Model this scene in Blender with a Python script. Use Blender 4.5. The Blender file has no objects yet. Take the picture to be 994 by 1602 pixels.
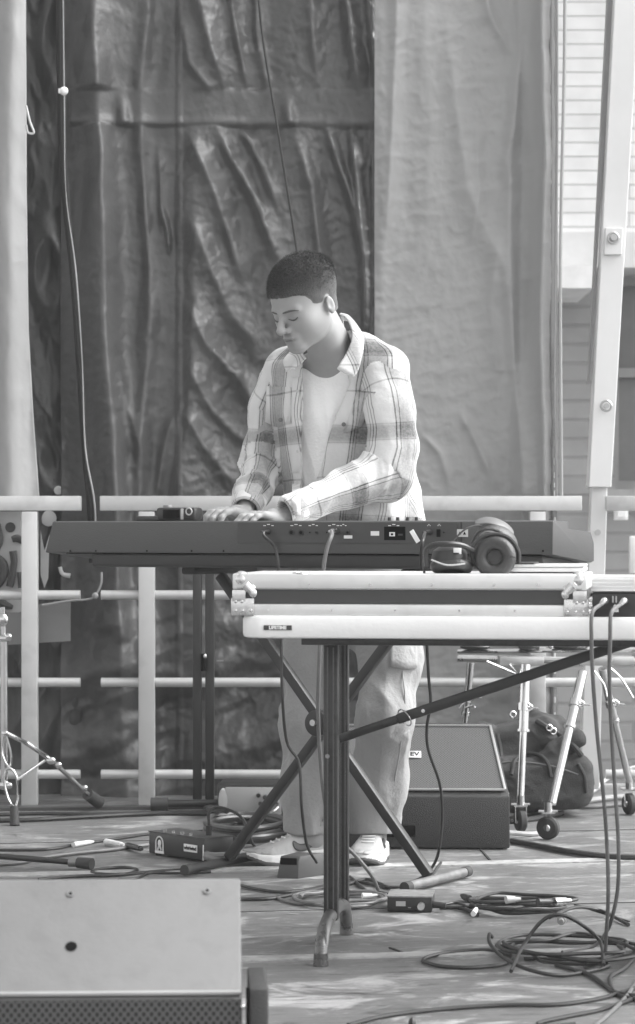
import bpy, bmesh, math, random
import numpy as np
from mathutils import Vector, Matrix
random.seed(7)
R = math.radians
SC = bpy.context.scene
COL = SC.collection
# ------------------------------------------------------------------ camera
H, F, XC, YH = 0.96, 4000.0, 497.0, 830.0      # lens height (m), focal length (photo px), principal column, horizon row
cam_d = bpy.data.cameras.new('camera')
cam = bpy.data.objects.new('camera', cam_d); COL.objects.link(cam)
cam.location = (0, 0, H); cam.rotation_euler = (R(90), 0, 0)
cam_d.sensor_fit = 'HORIZONTAL'; cam_d.sensor_width = 36.0
cam_d.lens = 36.0 * F / 994.0
cam_d.shift_y = (YH - 801.0) / 994.0
cam_d.clip_start = 0.1; cam_d.clip_end = 600
cam_d.dof.use_dof = True; cam_d.dof.focus_distance = 6.75; cam_d.dof.aperture_fstop = 13.0
SC.camera = cam
# ------------------------------------------------------------------ light
SUN_EL, SUN_AZ = R(48), R(88)          # azimuth measured from +Y (away from the lens) towards +X
w = bpy.data.worlds.new('World'); SC.world = w; w.use_nodes = True
nt = w.node_tree; nt.nodes.clear()
sky = nt.nodes.new('ShaderNodeTexSky'); sky.sky_type = 'NISHITA'; sky.sun_disc = False
sky.sun_elevation = SUN_EL; sky.sun_rotation = SUN_AZ
sky.air_density = 1.0; sky.dust_density = 4.0; sky.ozone_density = 1.0
bw = nt.nodes.new('ShaderNodeRGBToBW')
bg = nt.nodes.new('ShaderNodeBackground'); bg.inputs['Strength'].default_value = 0.15
wo = nt.nodes.new('ShaderNodeOutputWorld')
nt.links.new(sky.outputs[0], bw.inputs[0]); nt.links.new(bw.outputs[0], bg.inputs[0]); nt.links.new(bg.outputs[0], wo.inputs[0])
sd = bpy.data.lights.new('sun', 'SUN'); sd.energy = 0.55; sd.angle = R(45); sd.color = (1, 1, 1)
sun = bpy.data.objects.new('sun', sd); COL.objects.link(sun)
sdir = Vector((math.sin(SUN_AZ) * math.cos(SUN_EL), math.cos(SUN_AZ) * math.cos(SUN_EL), math.sin(SUN_EL)))
sun.rotation_euler = sdir.to_track_quat('Z', 'Y').to_euler(); sun.location = (6, 2, 8)
SC.view_settings.view_transform = 'Standard'; SC.view_settings.look = 'None'
SC.view_settings.gamma = 1.0; SC.view_settings.use_curve_mapping = False
SC.view_settings.exposure = 1.80
SC.render.engine = 'CYCLES'
SC.cycles.use_denoising = True
SC.cycles.max_bounces = 6; SC.cycles.diffuse_bounces = 3; SC.cycles.glossy_bounces = 3
SC.cycles.transparent_max_bounces = 6

# ------------------------------------------------------------------ helpers
def P(x, y, d):
    """photo column, row and distance -> world point (used to take measurements off the photograph)"""
    return Vector(((x - XC) * d / F, d, H - (y - YH) * d / F))
def G(x, y, z=0.0):
    """photo column and row of a point at height z -> world point"""
    d = (H - z) * F / (y - YH)
    return Vector(((x - XC) * d / F, d, z))

MATS = {}
def mat(name, col, rough=0.6, metal=0.0, var=0.12, scale=6.0, bump=0.0, bscale=60.0, stretch=(1, 1, 1), coat=0.0, spec=0.5, detail=5.0, sheen=0.0, grime=0.0):
    """grey procedural surface: noise-mottled base colour, roughness breakup, optional bump"""
    if name in MATS: return MATS[name]
    m = bpy.data.materials.new(name); m.use_nodes = True
    t = m.node_tree; N = t.nodes; L = t.links; b = N['Principled BSDF']
    tc = N.new('ShaderNodeTexCoord'); mp = N.new('ShaderNodeMapping'); mp.inputs['Scale'].default_value = stretch
    L.new(tc.outputs['Object'], mp.inputs[0])
    n = N.new('ShaderNodeTexNoise'); n.inputs['Scale'].default_value = scale; n.inputs['Detail'].default_value = detail
    n.inputs['Roughness'].default_value = 0.6
    L.new(mp.outputs[0], n.inputs['Vector'])
    cr = N.new('ShaderNodeMapRange'); cr.inputs['From Min'].default_value = 0.3; cr.inputs['From Max'].default_value = 0.7
    cr.inputs['To Min'].default_value = col * (1 - var); cr.inputs['To Max'].default_value = min(1, col * (1 + var))
    L.new(n.outputs[0], cr.inputs['Value'])
    out = cr.outputs[0]
    if grime > 0:
        n3 = N.new('ShaderNodeTexNoise'); n3.inputs['Scale'].default_value = scale * 3.7; n3.inputs['Detail'].default_value = 8
        L.new(mp.outputs[0], n3.inputs['Vector'])
        g = N.new('ShaderNodeMapRange'); g.inputs['From Min'].default_value = 0.52; g.inputs['From Max'].default_value = 0.68
        g.inputs['To Min'].default_value = 1.0; g.inputs['To Max'].default_value = 1.0 - grime
        L.new(n3.outputs[0], g.inputs['Value'])
        mu = N.new('ShaderNodeMath'); mu.operation = 'MULTIPLY'
        L.new(out, mu.inputs[0]); L.new(g.outputs[0], mu.inputs[1]); out = mu.outputs[0]
    L.new(out, b.inputs['Base Color'])
    rr = N.new('ShaderNodeMapRange'); rr.inputs['To Min'].default_value = max(0.02, rough - 0.12); rr.inputs['To Max'].default_value = min(1, rough + 0.12)
    L.new(n.outputs[0], rr.inputs['Value']); L.new(rr.outputs[0], b.inputs['Roughness'])
    b.inputs['Metallic'].default_value = metal
    b.inputs['Specular IOR Level'].default_value = spec
    if coat: b.inputs['Coat Weight'].default_value = coat
    if sheen: b.inputs['Sheen Weight'].default_value = sheen
    if bump > 0:
        n2 = N.new('ShaderNodeTexNoise'); n2.inputs['Scale'].default_value = bscale; n2.inputs['Detail'].default_value = 4
        L.new(mp.outputs[0], n2.inputs['Vector'])
        bp = N.new('ShaderNodeBump'); bp.inputs['Strength'].default_value = bump; bp.inputs['Distance'].default_value = 0.01
        L.new(n2.outputs[0], bp.inputs['Height']); L.new(bp.outputs[0], b.inputs['Normal'])
    MATS[name] = m
    return m

class MB:
    def __init__(s): s.v = []; s.f = []
    def add(s, vs, fs, M=None):
        o = len(s.v)
        for v in vs:
            v = Vector(v)
            s.v.append(M @ v if M is not None else v)
        for f in fs: s.f.append(tuple(i + o for i in f))
        return s
    def box(s, c, sz, M=None, bev=0.0):
        x, y, z = sz[0] / 2, sz[1] / 2, sz[2] / 2
        if bev <= 0:
            vs = [(c[0] + a * x, c[1] + b * y, c[2] + d * z) for a in (-1, 1) for b in (-1, 1) for d in (-1, 1)]
            return s.add(vs, [(0, 1, 3, 2), (4, 6, 7, 5), (0, 4, 5, 1), (2, 3, 7, 6), (0, 2, 6, 4), (1, 5, 7, 3)], M)
        bm = bmesh.new(); bmesh.ops.create_cube(bm, size=1.0)
        for v in bm.verts: v.co = Vector((v.co.x * sz[0] + c[0], v.co.y * sz[1] + c[1], v.co.z * sz[2] + c[2]))
        bmesh.ops.bevel(bm, geom=bm.edges[:], offset=bev, segments=2, affect='EDGES', profile=0.5)
        return s.bm(bm, M)
    def bm(s, bm, M=None):
        bm.verts.index_update()
        s.add([v.co.copy() for v in bm.verts], [tuple(v.index for v in f.verts) for f in bm.faces], M); bm.free(); return s
    def prism(s, pts, axis, a, b, M=None):
        """polygon pts (2D) extruded along axis 'x','y' or 'z' from a to b"""
        n = len(pts)
        def mk(p, t):
            if axis == 'x': return (t, p[0], p[1])
            if axis == 'y': return (p[0], t, p[1])
            return (p[0], p[1], t)
        vs = [mk(p, a) for p in pts] + [mk(p, b) for p in pts]
        fs = [tuple(range(n)), tuple(range(2 * n - 1, n - 1, -1))]
        fs += [(i, (i + 1) % n, n + (i + 1) % n, n + i) for i in range(n)]
        return s.add(vs, fs, M)
    def cyl(s, p0, p1, r0, r1=None, n=16, cap=True, M=None):
        p0, p1 = Vector(p0), Vector(p1); r1 = r0 if r1 is None else r1
        q = (p1 - p0).to_track_quat('Z', 'Y')
        vs = []
        for p, r in ((p0, r0), (p1, r1)):
            for i in range(n):
                a = 2 * math.pi * i / n
                vs.append(p + q @ Vector((r * math.cos(a), r * math.sin(a), 0)))
        fs = [(i, (i + 1) % n, n + (i + 1) % n, n + i) for i in range(n)]
        if cap: fs += [tuple(range(n - 1, -1, -1)), tuple(range(n, 2 * n))]
        return s.add(vs, fs, M)
    def tube(s, pts, r, n=8, M=None, smooth=6, flat=None):
        """round tube along a smoothed polyline; r is a number or one radius per given point"""
        pts = [Vector(p) for p in pts]
        rs = list(r) if hasattr(r, '__len__') else [r] * len(pts)
        if smooth > 1 and len(pts) > 2:
            q = [pts[0] * 2 - pts[1]] + pts + [pts[-1] * 2 - pts[-2]]
            o, ro = [], []
            for i in range(1, len(q) - 2):
                for k in range(smooth):
                    t = k / smooth
                    a, b, c, d = q[i - 1], q[i], q[i + 1], q[i + 2]
                    o.append(0.5 * ((2 * b) + (c - a) * t + (2 * a - 5 * b + 4 * c - d) * t * t + (3 * b - a - 3 * c + d) * t ** 3))
                    ro.append(rs[i - 1] * (1 - t) + rs[i] * t)
            o.append(pts[-1]); ro.append(rs[-1]); pts, rs = o, ro
        T = []
        for i in range(len(pts)):
            d = pts[min(i + 1, len(pts) - 1)] - pts[max(i - 1, 0)]
            T.append(d.normalized() if d.length > 1e-9 else Vector((0, 0, 1)))
        u = T[0].orthogonal().normalized(); vs = []
        for i, p in enumerate(pts):
            u = (u - T[i] * u.dot(T[i]))
            u = u.normalized() if u.length > 1e-6 else T[i].orthogonal().normalized()
            v = T[i].cross(u)
            for k in range(n):
                a = 2 * math.pi * k / n
                vs.append(p + (u * math.cos(a) + v * math.sin(a)) * rs[i])
        m = len(pts)
        fs = [(i * n + k, i * n + (k + 1) % n, (i + 1) * n + (k + 1) % n, (i + 1) * n + k) for i in range(m - 1) for k in range(n)]
        fs += [tuple(range(n - 1, -1, -1)), tuple(range((m - 1) * n, m * n))]
        return s.add(vs, fs, M)
    def ball(s, c, r, M=None, seg=16, rings=10):
        r = (r, r, r) if not hasattr(r, '__len__') else r
        bm = bmesh.new(); bmesh.ops.create_uvsphere(bm, u_segments=seg, v_segments=rings, radius=1.0)
        for v in bm.verts: v.co = Vector((v.co.x * r[0] + c[0], v.co.y * r[1] + c[1], v.co.z * r[2] + c[2]))
        return s.bm(bm, M)
    def lathe(s, prof, o=(0, 0, 0), axis=(0, 0, 1), n=28, M=None):
        """prof: (radius, height) pairs spun round axis through o"""
        q = Vector(axis).to_track_quat('Z', 'Y'); o = Vector(o); vs = []; m = len(prof)
        for r, h in prof:
            for k in range(n):
                a = 2 * math.pi * k / n
                vs.append(o + q @ Vector((max(r, 1e-5) * math.cos(a), max(r, 1e-5) * math.sin(a), h)))
        fs = [(i * n + k, i * n + (k + 1) % n, (i + 1) * n + (k + 1) % n, (i + 1) * n + k) for i in range(m - 1) for k in range(n)]
        return s.add(vs, fs, M)
    def torus(s, c, axis, R0, r0, n=32, k=10, M=None, sq=1.0, arc=2 * math.pi, a0=0.0):
        q = Vector(axis).to_track_quat('Z', 'Y'); c = Vector(c)
        pts = [c + q @ Vector((R0 * math.cos(a0 + arc * i / n), R0 * sq * math.sin(a0 + arc * i / n), 0)) for i in range(n + 1)]
        return s.tube(pts, r0, n=k, M=M, smooth=1)
    def build(s, name, m, parent=None, smooth=True, ang=35, world=False, bev=0.0, sub=0):
        me = bpy.data.meshes.new(name)
        vs = s.v
        if world and parent is not None:
            IM = inv_of(parent); vs = [IM @ v for v in vs]
        me.from_pydata([tuple(v) for v in vs], [], s.f); me.validate()
        bm = bmesh.new(); bm.from_mesh(me)
        bmesh.ops.recalc_face_normals(bm, faces=bm.faces[:])
        if bev > 0:
            es = [e for e in bm.edges if len(e.link_faces) == 2 and e.calc_face_angle(0) > R(50)]
            bmesh.ops.bevel(bm, geom=es, offset=bev, segments=2, affect='EDGES', profile=0.5)
        bm.to_mesh(me); bm.free()
        me.materials.append(m)
        o = bpy.data.objects.new(name, me); COL.objects.link(o)
        if parent is not None: o.parent = parent
        if smooth:
            me.shade_smooth()
            me.set_sharp_from_angle(angle=R(ang))
        if sub:
            md = o.modifiers.new('s', 'SUBSURF'); md.levels = sub; md.render_levels = sub
        return o
INV = {}
def inv_of(o):
    while o.name not in INV: o = o.parent
    return INV[o.name]
def thing(name, label, cat, loc=(0, 0, 0), rz=0.0, group=None):
    o = bpy.data.objects.new(name, None); COL.objects.link(o)
    o.location = loc; o.rotation_euler = (0, 0, rz); o.empty_display_size = 0.1
    o['label'] = label; o['category'] = cat
    if group: o['group'] = group
    INV[o.name] = (Matrix.Translation(Vector(loc)) @ Matrix.Rotation(rz, 4, 'Z')).inverted()
    return o
def tag(o, label, cat, group=None, kind=None):
    o['label'] = label; o['category'] = cat
    if group: o['group'] = group
    if kind: o['kind'] = kind
    return o
def struct(o, kind='structure'):
    o['kind'] = kind; return o
def recenter(o, p):
    """move a top-level mesh's origin to p without moving the mesh"""
    p = Vector(p); o.data.transform(Matrix.Translation(-p)); o.location = p; return o
def one(mb, name, m, label, cat, group=None, at=None, **k):
    o = mb.build(name, m, **k)
    if at is None:
        n = len(mb.v); c = sum(mb.v, Vector()) / n; at = (c.x, c.y, min(v.z for v in mb.v))
    recenter(o, at); return tag(o, label, cat, group)
def text(name, body, size, m, parent, M, ext=0.0004, bold=False, align='CENTER', sx=1.0):
    cu = bpy.data.curves.new(name, 'FONT'); cu.body = body; cu.size = size; cu.extrude = ext
    cu.align_x = align; cu.align_y = 'CENTER'; cu.offset = 0.0006 if bold else 0.0
    to = bpy.data.objects.new('tmp', cu); COL.objects.link(to)
    dg = bpy.context.evaluated_depsgraph_get()
    me = bpy.data.meshes.new_from_object(to.evaluated_get(dg)); COL.objects.unlink(to); bpy.data.objects.remove(to)
    me.transform(M @ Matrix.Diagonal((sx, 1, 1, 1)))
    me.materials.clear(); me.materials.append(m); me.name = name
    o = bpy.data.objects.new(name, me); COL.objects.link(o)
    if parent is not None: o.parent = parent
    return o
FACE = Matrix.Rotation(R(90), 4, 'X')          # text plane turned to face -Y
def T(x, y, z): return Matrix.Translation((x, y, z))
def copy_tree(o, parent=None):
    c = o.copy(); COL.objects.link(c)
    if parent is not None: c.parent = parent
    for ch in [x for x in SC.objects if x.parent == o]: copy_tree(ch, c)
    return c

# ------------------------------------------------------------------ numpy noise and implicit surfaces
_rs = np.random.RandomState(3)
_perm = _rs.permutation(256); _perm = np.concatenate([_perm, _perm]); _val = _rs.rand(256)
def vnoise(x, y, z):
    xi = np.floor(x).astype(int); yi = np.floor(y).astype(int); zi = np.floor(z).astype(int)
    fx, fy, fz = x - xi, y - yi, z - zi
    fx = fx * fx * (3 - 2 * fx); fy = fy * fy * (3 - 2 * fy); fz = fz * fz * (3 - 2 * fz)
    def h(a, b, c): return _val[_perm[(_perm[(_perm[a & 255] + b) & 255] + c) & 255]]
    def l(a, b, t): return a + (b - a) * t
    return l(l(l(h(xi, yi, zi), h(xi + 1, yi, zi), fx), l(h(xi, yi + 1, zi), h(xi + 1, yi + 1, zi), fx), fy),
             l(l(h(xi, yi, zi + 1), h(xi + 1, yi, zi + 1), fx), l(h(xi, yi + 1, zi + 1), h(xi + 1, yi + 1, zi + 1), fx), fy), fz) * 2 - 1
def fbm(x, y, z=0.0, o=4, g=0.5):
    z = z + np.zeros_like(x); s = 0; a = 1.0; t = 0
    for i in range(o):
        s = s + a * vnoise(x + 17.3 * i, y + 5.1 * i, z + 9.7 * i); t += a
        x = x * 2.03; y = y * 2.03; z = z * 2.03; a *= g
    return s / t
def ridged(x, y, z=0.0, o=3):
    z = z + np.zeros_like(x); s = 0; a = 1.0; t = 0
    for i in range(o):
        s = s + a * (1 - 2 * np.abs(vnoise(x + 7.7 * i, y + 3.1 * i, z + 1.7 * i))); t += a
        x = x * 2.1; y = y * 2.1; z = z * 2.1; a *= 0.5
    return s / t

def surface_nets(fn, lo, hi, h):
    """fn(points Nx3)->signed distance; returns vertices, quads of the zero surface"""
    lo = np.array(lo, float); hi = np.array(hi, float)
    B = 8
    nb = np.ceil((hi - lo) / (h * B)).astype(int)
    n = nb * B + 1
    V = np.full(n, 1e3, np.float32)
    gi = np.stack(np.meshgrid(*[np.arange(k) for k in nb], indexing='ij'), -1).reshape(-1, 3)
    cen = lo + (gi + 0.5) * B * h
    d = fn(cen)
    act = gi[np.abs(d) < h * B * 1.35]
    sgn = d < 0
    for g in gi[sgn & ~(np.abs(d) < h * B * 1.35)]:
        a = g * B; V[a[0]:a[0] + B + 1, a[1]:a[1] + B + 1, a[2]:a[2] + B + 1] = -1e3
    off = np.stack(np.meshgrid(*[np.arange(B + 1)] * 3, indexing='ij'), -1)
    for s in range(0, len(act), 400):
        a = act[s:s + 400]
        idx = a[:, None, None, None, :] * B + off[None]
        pts = (lo + idx * h).reshape(-1, 3)
        V[idx[..., 0], idx[..., 1], idx[..., 2]] = fn(pts).reshape(idx.shape[:-1])
    ins = V < 0
    c = np.zeros([k - 1 for k in n], np.int8)
    for a in (0, 1):
        for b in (0, 1):
            for e in (0, 1):
                c += ins[a:n[0] - 1 + a, b:n[1] - 1 + b, e:n[2] - 1 + e]
    cells = np.argwhere((c > 0) & (c < 8))
    ids = np.full([k - 1 for k in n], -1, np.int64); ids[tuple(cells.T)] = np.arange(len(cells))
    corners = [(a, b, e) for a in (0, 1) for b in (0, 1) for e in (0, 1)]
    cv = np.stack([V[cells[:, 0] + a, cells[:, 1] + b, cells[:, 2] + e] for a, b, e in corners], 1).astype(float)
    acc = np.zeros((len(cells), 3)); cnt = np.zeros(len(cells))
    for i in range(8):
        for j in range(i + 1, 8):
            A = np.array(corners[i]); Bc = np.array(corners[j])
            if np.abs(A - Bc).sum() != 1: continue
            x, y = cv[:, i], cv[:, j]; mk = (x < 0) != (y < 0)
            t = np.where(mk, x / np.where(mk, x - y, 1), 0)
            acc += np.where(mk[:, None], A + (Bc - A) * t[:, None], 0); cnt += mk
    vs = lo + (cells + acc / cnt[:, None]) * h
    qs = []
    for ax in range(3):
        u, v = (ax + 1) % 3, (ax + 2) % 3
        sl0 = [slice(1, k - 1) for k in n]; sl1 = [slice(1, k - 1) for k in n]
        sl0[ax] = slice(0, n[ax] - 1); sl1[ax] = slice(1, n[ax])
        A, Bm = ins[tuple(sl0)], ins[tuple(sl1)]
        e = np.argwhere(A != Bm); base = e.copy(); base[:, u] += 1; base[:, v] += 1
        flip = A[tuple(e.T)]
        def cid(du, dv):
            q = base.copy(); q[:, u] -= du; q[:, v] -= dv
            return ids[tuple(q.T)]
        q = np.stack([cid(1, 1), cid(0, 1), cid(0, 0), cid(1, 0)], 1)
        q[~flip] = q[~flip][:, ::-1]
        qs.append(q[(q >= 0).all(1)])
    return vs, np.concatenate(qs)
def np_mesh(name, vs, qs, m, parent=None, uv=None, inv=None, col=None, smooth=True):
    if inv is not None:
        A = np.array(inv); vs = vs @ A[:3, :3].T + A[:3, 3]
    me = bpy.data.meshes.new(name)
    me.vertices.add(len(vs)); me.vertices.foreach_set('co', np.ascontiguousarray(vs, np.float32).ravel())
    k = qs.shape[1]
    me.loops.add(len(qs) * k); me.loops.foreach_set('vertex_index', qs.astype(np.int32).ravel())
    me.polygons.add(len(qs)); me.polygons.foreach_set('loop_start', np.arange(len(qs), dtype=np.int32) * k)
    me.update(calc_edges=True)
    if uv is not None:
        l = me.uv_layers.new(name='UVMap'); l.data.foreach_set('uv', np.ascontiguousarray(uv, np.float32).ravel())
    if col is not None:
        a = me.attributes.new('tone', 'FLOAT', 'POINT'); a.data.foreach_set('value', col.astype(np.float32))
    me.materials.append(m)
    if smooth: me.shade_smooth()
    o = bpy.data.objects.new(name, me); COL.objects.link(o)
    if parent is not None: o.parent = parent
    return o
def smin(a, b, k):
    h = np.clip(0.5 + 0.5 * (b - a) / k, 0, 1); return b + (a - b) * h - k * h * (1 - h)
def smax(a, b, k): return -smin(-a, -b, k)
def s_ell(p, c, r, Rm=None):
    q = p - np.array(c)
    if Rm is not None: q = q @ np.array(Rm)
    r = np.array(r, float); k0 = np.sqrt(((q / r) ** 2).sum(1)); k1 = np.sqrt(((q / r ** 2) ** 2).sum(1))
    return k0 * (k0 - 1) / np.maximum(k1, 1e-9)
def s_cap(p, a, b, ra, rb=None):
    rb = ra if rb is None else rb; a = np.array(a, float); b = np.array(b, float); ab = b - a
    t = np.clip(((p - a) @ ab) / (ab @ ab), 0, 1)
    return np.linalg.norm(p - a - t[:, None] * ab, axis=1) - (ra + (rb - ra) * t)
def s_chain(p, pts, rs, k=0.02):
    d = None
    for i in range(len(pts) - 1):
        e = s_cap(p, pts[i], pts[i + 1], rs[i], rs[i + 1]); d = e if d is None else smin(d, e, k)
    return d
# ================================================================== SETTING
M_ply = None
def floor_mat():
    m = bpy.data.materials.new('stage_plywood'); m.use_nodes = True
    t = m.node_tree; N = t.nodes; L = t.links; b = N['Principled BSDF']
    tc = N.new('ShaderNodeTexCoord')
    rot = N.new('ShaderNodeMapping'); rot.inputs['Rotation'].default_value = (0, 0, R(-9)); L.new(tc.outputs['Object'], rot.inputs[0])
    def noise(sc, st, det=6, ro=0.6, dist=0.0):
        mp = N.new('ShaderNodeMapping'); mp.inputs['Scale'].default_value = st; L.new(rot.outputs[0], mp.inputs[0])
        n = N.new('ShaderNodeTexNoise'); n.inputs['Scale'].default_value = sc; n.inputs['Detail'].default_value = det
        n.inputs['Roughness'].default_value = ro; n.inputs['Distortion'].default_value = dist; L.new(mp.outputs[0], n.inputs['Vector']); return n.outputs[0]
    def rng(v, a, b_, c, d):
        q = N.new('ShaderNodeMapRange'); q.inputs['From Min'].default_value = a; q.inputs['From Max'].default_value = b_
        q.inputs['To Min'].default_value = c; q.inputs['To Max'].default_value = d; L.new(v, q.inputs['Value']); return q.outputs[0]
    def mth(op, a, b_):
        q = N.new('ShaderNodeMath'); q.operation = op; q.use_clamp = False
        for i, x in enumerate((a, b_)):
            if isinstance(x, (int, float)): q.inputs[i].default_value = x
            else: L.new(x, q.inputs[i])
        return q.outputs[0]
    big = noise(1.6, (1, 1, 1)); grain = noise(5.0, (1, 9, 1), 8, 0.7, 0.4); worn = noise(3.2, (1, 1.6, 1), 9, 0.72, 0.8); fine = noise(40, (1, 2, 1), 4)
    c = rng(big, 0.3, 0.7, 0.09, 0.165)
    c = mth('MULTIPLY', c, rng(grain, 0.3, 0.7, 0.78, 1.2))
    w1 = rng(worn, 0.53, 0.61, 0.0, 0.15); c = mth('ADD', c, w1)
    sp = rng(noise(13, (1, 2.4, 1), 5, 0.6), 0.60, 0.66, 0.0, 0.13); c = mth('ADD', c, sp)
    dk = rng(noise(7, (1, 3.0, 1), 7, 0.65, 0.5), 0.57, 0.66, 1.0, 0.45); c = mth('MULTIPLY', c, dk)
    c = mth('MULTIPLY', c, rng(fine, 0.3, 0.7, 0.9, 1.1))
    L.new(c, b.inputs['Base Color'])
    L.new(rng(worn, 0.35, 0.65, 0.38, 0.62), b.inputs['Roughness'])
    bp = N.new('ShaderNodeBump'); bp.inputs['Strength'].default_value = 0.25; bp.inputs['Distance'].default_value = 0.004
    L.new(grain, bp.inputs['Height']); L.new(bp.outputs[0], b.inputs['Normal'])
    return m
M_floor = floor_mat()
# ground sheet reaching the horizon, 1.1 m below the stage deck
g = MB(); g.add([(-120, -110, -1.1), (120, -110, -1.1), (120, 130, -1.1), (-120, 130, -1.1)], [(0, 1, 2, 3)])
struct(g.build('ground', mat('paved_ground', 0.22, 0.85, var=0.2, scale=2.0, bump=0.3, bscale=8)))
# stage deck made of butted panels (slight gaps), turned a little against the lens
g = MB(); ang = R(-9)
fa = MB(); fa.add([(-4.2, 3.2, -0.03), (4.6, 3.2, -0.03), (4.6, 9.62, -0.03), (-4.2, 9.62, -0.03)], [(0, 1, 2, 3)])
MD = Matrix.Rotation(R(3.5), 4, 'Z')
struct(MB().box((0.2, 6.4, -0.06), (9.0, 6.6, 0.12)).build('stage_floor', M_floor))
# pale seams: worn aluminium edges of the deck panels
M_seam = mat('seam_edge', 0.36, 0.5, var=0.35, scale=9, detail=8, grime=0.35)
def strip(p, q, wd, nm, m, h=0.004, label=None):
    p, q = Vector(p), Vector(q); d = (q - p).normalized(); n = Vector((-d.y, d.x, 0)) * wd / 2; u = Vector((0, 0, h))
    return MB().add([p - n, q - n, q + n, p + n, p - n + u, q - n + u, q + n + u, p + n + u],
                    [(0, 1, 2, 3), (4, 7, 6, 5), (0, 4, 5, 1), (1, 5, 6, 2), (2, 6, 7, 3), (3, 7, 4, 0)]).build(nm, m, smooth=False)
for a, b, wd in ((G(-60, 1372), G(1100, 1343), 0.075), (G(-200, 1516), G(1100, 1484), 0.055)):
    struct(strip(a, b, wd, 'deck_seam', M_seam))
for a, b in ((G(-60, 1322), G(1100, 1296)), (G(-60, 1438), G(1100, 1410))): struct(strip(a, b, 0.004, 'deck_joint', mat('board_joint', .06, .8), h=0.002))
M_dark_gap = mat('dark_gap', 0.02, 0.9)
struct(strip(G(-60, 1269), G(450, 1264), 0.05, 'deck_edge', mat('deck_edge', 0.05, 0.6), h=0.012))
for a, b in ((G(985, 1443), G(900, 1416)), (G(648, 1498), G(610, 1484)), (G(770, 1350), G(735, 1310))):
    struct(strip(a, b, 0.006, 'deck_gap', M_dark_gap, h=0.003))
# raised masking behind stage so no daylight leaks from under the tarps
# ---------------------------------------------------------------- building behind
def wall_mat(name, c0, c1, line, bw=0.6, rh=0.09, rough=0.8, mortar=0.012):
    m = bpy.data.materials.new(name); m.use_nodes = True
    t = m.node_tree; N = t.nodes; L = t.links; b = N['Principled BSDF']
    tc = N.new('ShaderNodeTexCoord'); mp = N.new('ShaderNodeMapping'); mp.inputs['Rotation'].default_value = (R(90), 0, 0)
    L.new(tc.outputs['Object'], mp.inputs[0])
    br = N.new('ShaderNodeTexBrick'); br.inputs['Color1'].default_value = (c0, c0, c0, 1); br.inputs['Color2'].default_value = (c1, c1, c1, 1)
    br.inputs['Mortar'].default_value = (line, line, line, 1); br.inputs['Scale'].default_value = 1.0
    br.inputs['Mortar Size'].default_value = mortar; br.inputs['Mortar Smooth'].default_value = 0.3
    br.inputs['Brick Width'].default_value = bw; br.inputs['Row Height'].default_value = rh
    n = N.new('ShaderNodeTexNoise'); n.inputs['Scale'].default_value = 5; n.inputs['Detail'].default_value = 6; L.new(tc.outputs['Object'], n.inputs['Vector'])
    L.new(mp.outputs[0], br.inputs['Vector'])
    mx = N.new('ShaderNodeMix'); mx.data_type = 'RGBA'; mx.blend_type = 'MULTIPLY'; mx.inputs[0].default_value = 0.35
    L.new(br.outputs[0], mx.inputs[6]); L.new(n.outputs[0], mx.inputs[7]); L.new(mx.outputs[2], b.inputs['Base Color'])
    b.inputs['Roughness'].default_value = rough
    bp = N.new('ShaderNodeBump'); bp.inputs['Strength'].default_value = 0.6; bp.inputs['Distance'].default_value = 0.02; bp.invert = True
    L.new(br.outputs['Fac'], bp.inputs['Height']); L.new(bp.outputs[0], b.inputs['Normal'])
    return m
BY = 16.0
bld = thing('building', 'long building behind the stage with white brick upper wall and grey lower wall', 'building', (0, BY, -1.1))
def wb(x0, x1, z0, z1, y0, y1): return MB().box(((x0 + x1) / 2, (y0 + y1) / 2, (z0 + z1) / 2), (x1 - x0, y1 - y0, z1 - z0))
zl = P(900, 366, BY).z
wb(-9, 9, zl, 7.5, BY, BY + 0.5).build('upper_wall', wall_mat('white_brick', 0.88, 0.82, 0.60, bw=1.3, rh=0.088, mortar=0.007), bld, world=True, smooth=False)
# lower storey with a wide dark opening
xo0, xo1 = P(968, 0, BY).x, P(1150, 0, BY).x
zo0, zo1 = P(0, 765, BY).z, P(0, 420, BY).z
mlow = wall_mat('grey_block', 0.34, 0.32, 0.28, bw=0.5, rh=0.12)
lo = MB()
for x0, x1, z0, z1 in ((-9, xo0, -1.1, zl - .05), (xo1, 9, -1.1, zl - .05), (xo0, xo1, -1.1, zo0), (xo0, xo1, zo1, zl - .05)):
    lo.box(((x0 + x1) / 2, BY + 0.45, (z0 + z1) / 2), (x1 - x0, 0.5, z1 - z0))
lo.build('lower_wall', mlow, bld, world=True, smooth=False)
wb(-9, 9, zl - 0.22, zl, BY - 0.12, BY + 0.7).build('ledge', mat('ledge_paint', 0.62, 0.7, var=0.08), bld, world=True, smooth=False)
wd = wb(xo0, xo1, zo0, zo1, BY + .56, BY + .60).build('window', mat('dim_glass', 0.2, 0.25, var=0.3, scale=1), bld, world=True, smooth=False)
fr = MB()
for x in (xo0 + .03, (xo0 + xo1) / 2, xo1 - .03): fr.box((x, BY + .52, (zo0 + zo1) / 2), (.06, .06, zo1 - zo0))
for z in (zo0 + .03, zo1 - .03, zo0 + .55 * (zo1 - zo0)): fr.box(((xo0 + xo1) / 2, BY + .52, z), (xo1 - xo0, .05, .06))
fr.build('frame', mat('window_frame', 0.35, 0.6), wd, world=True, smooth=False)
wb(xo0 - .1, xo1 + .1, zo0 - .06, zo0, BY + .1, BY + .4).build('sill', mat('sill_stone', 0.30, 0.7), wd, world=True, smooth=False)
x0, x1 = P(868, 0, BY - 1).x, P(920, 0, BY - 1).x
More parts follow.
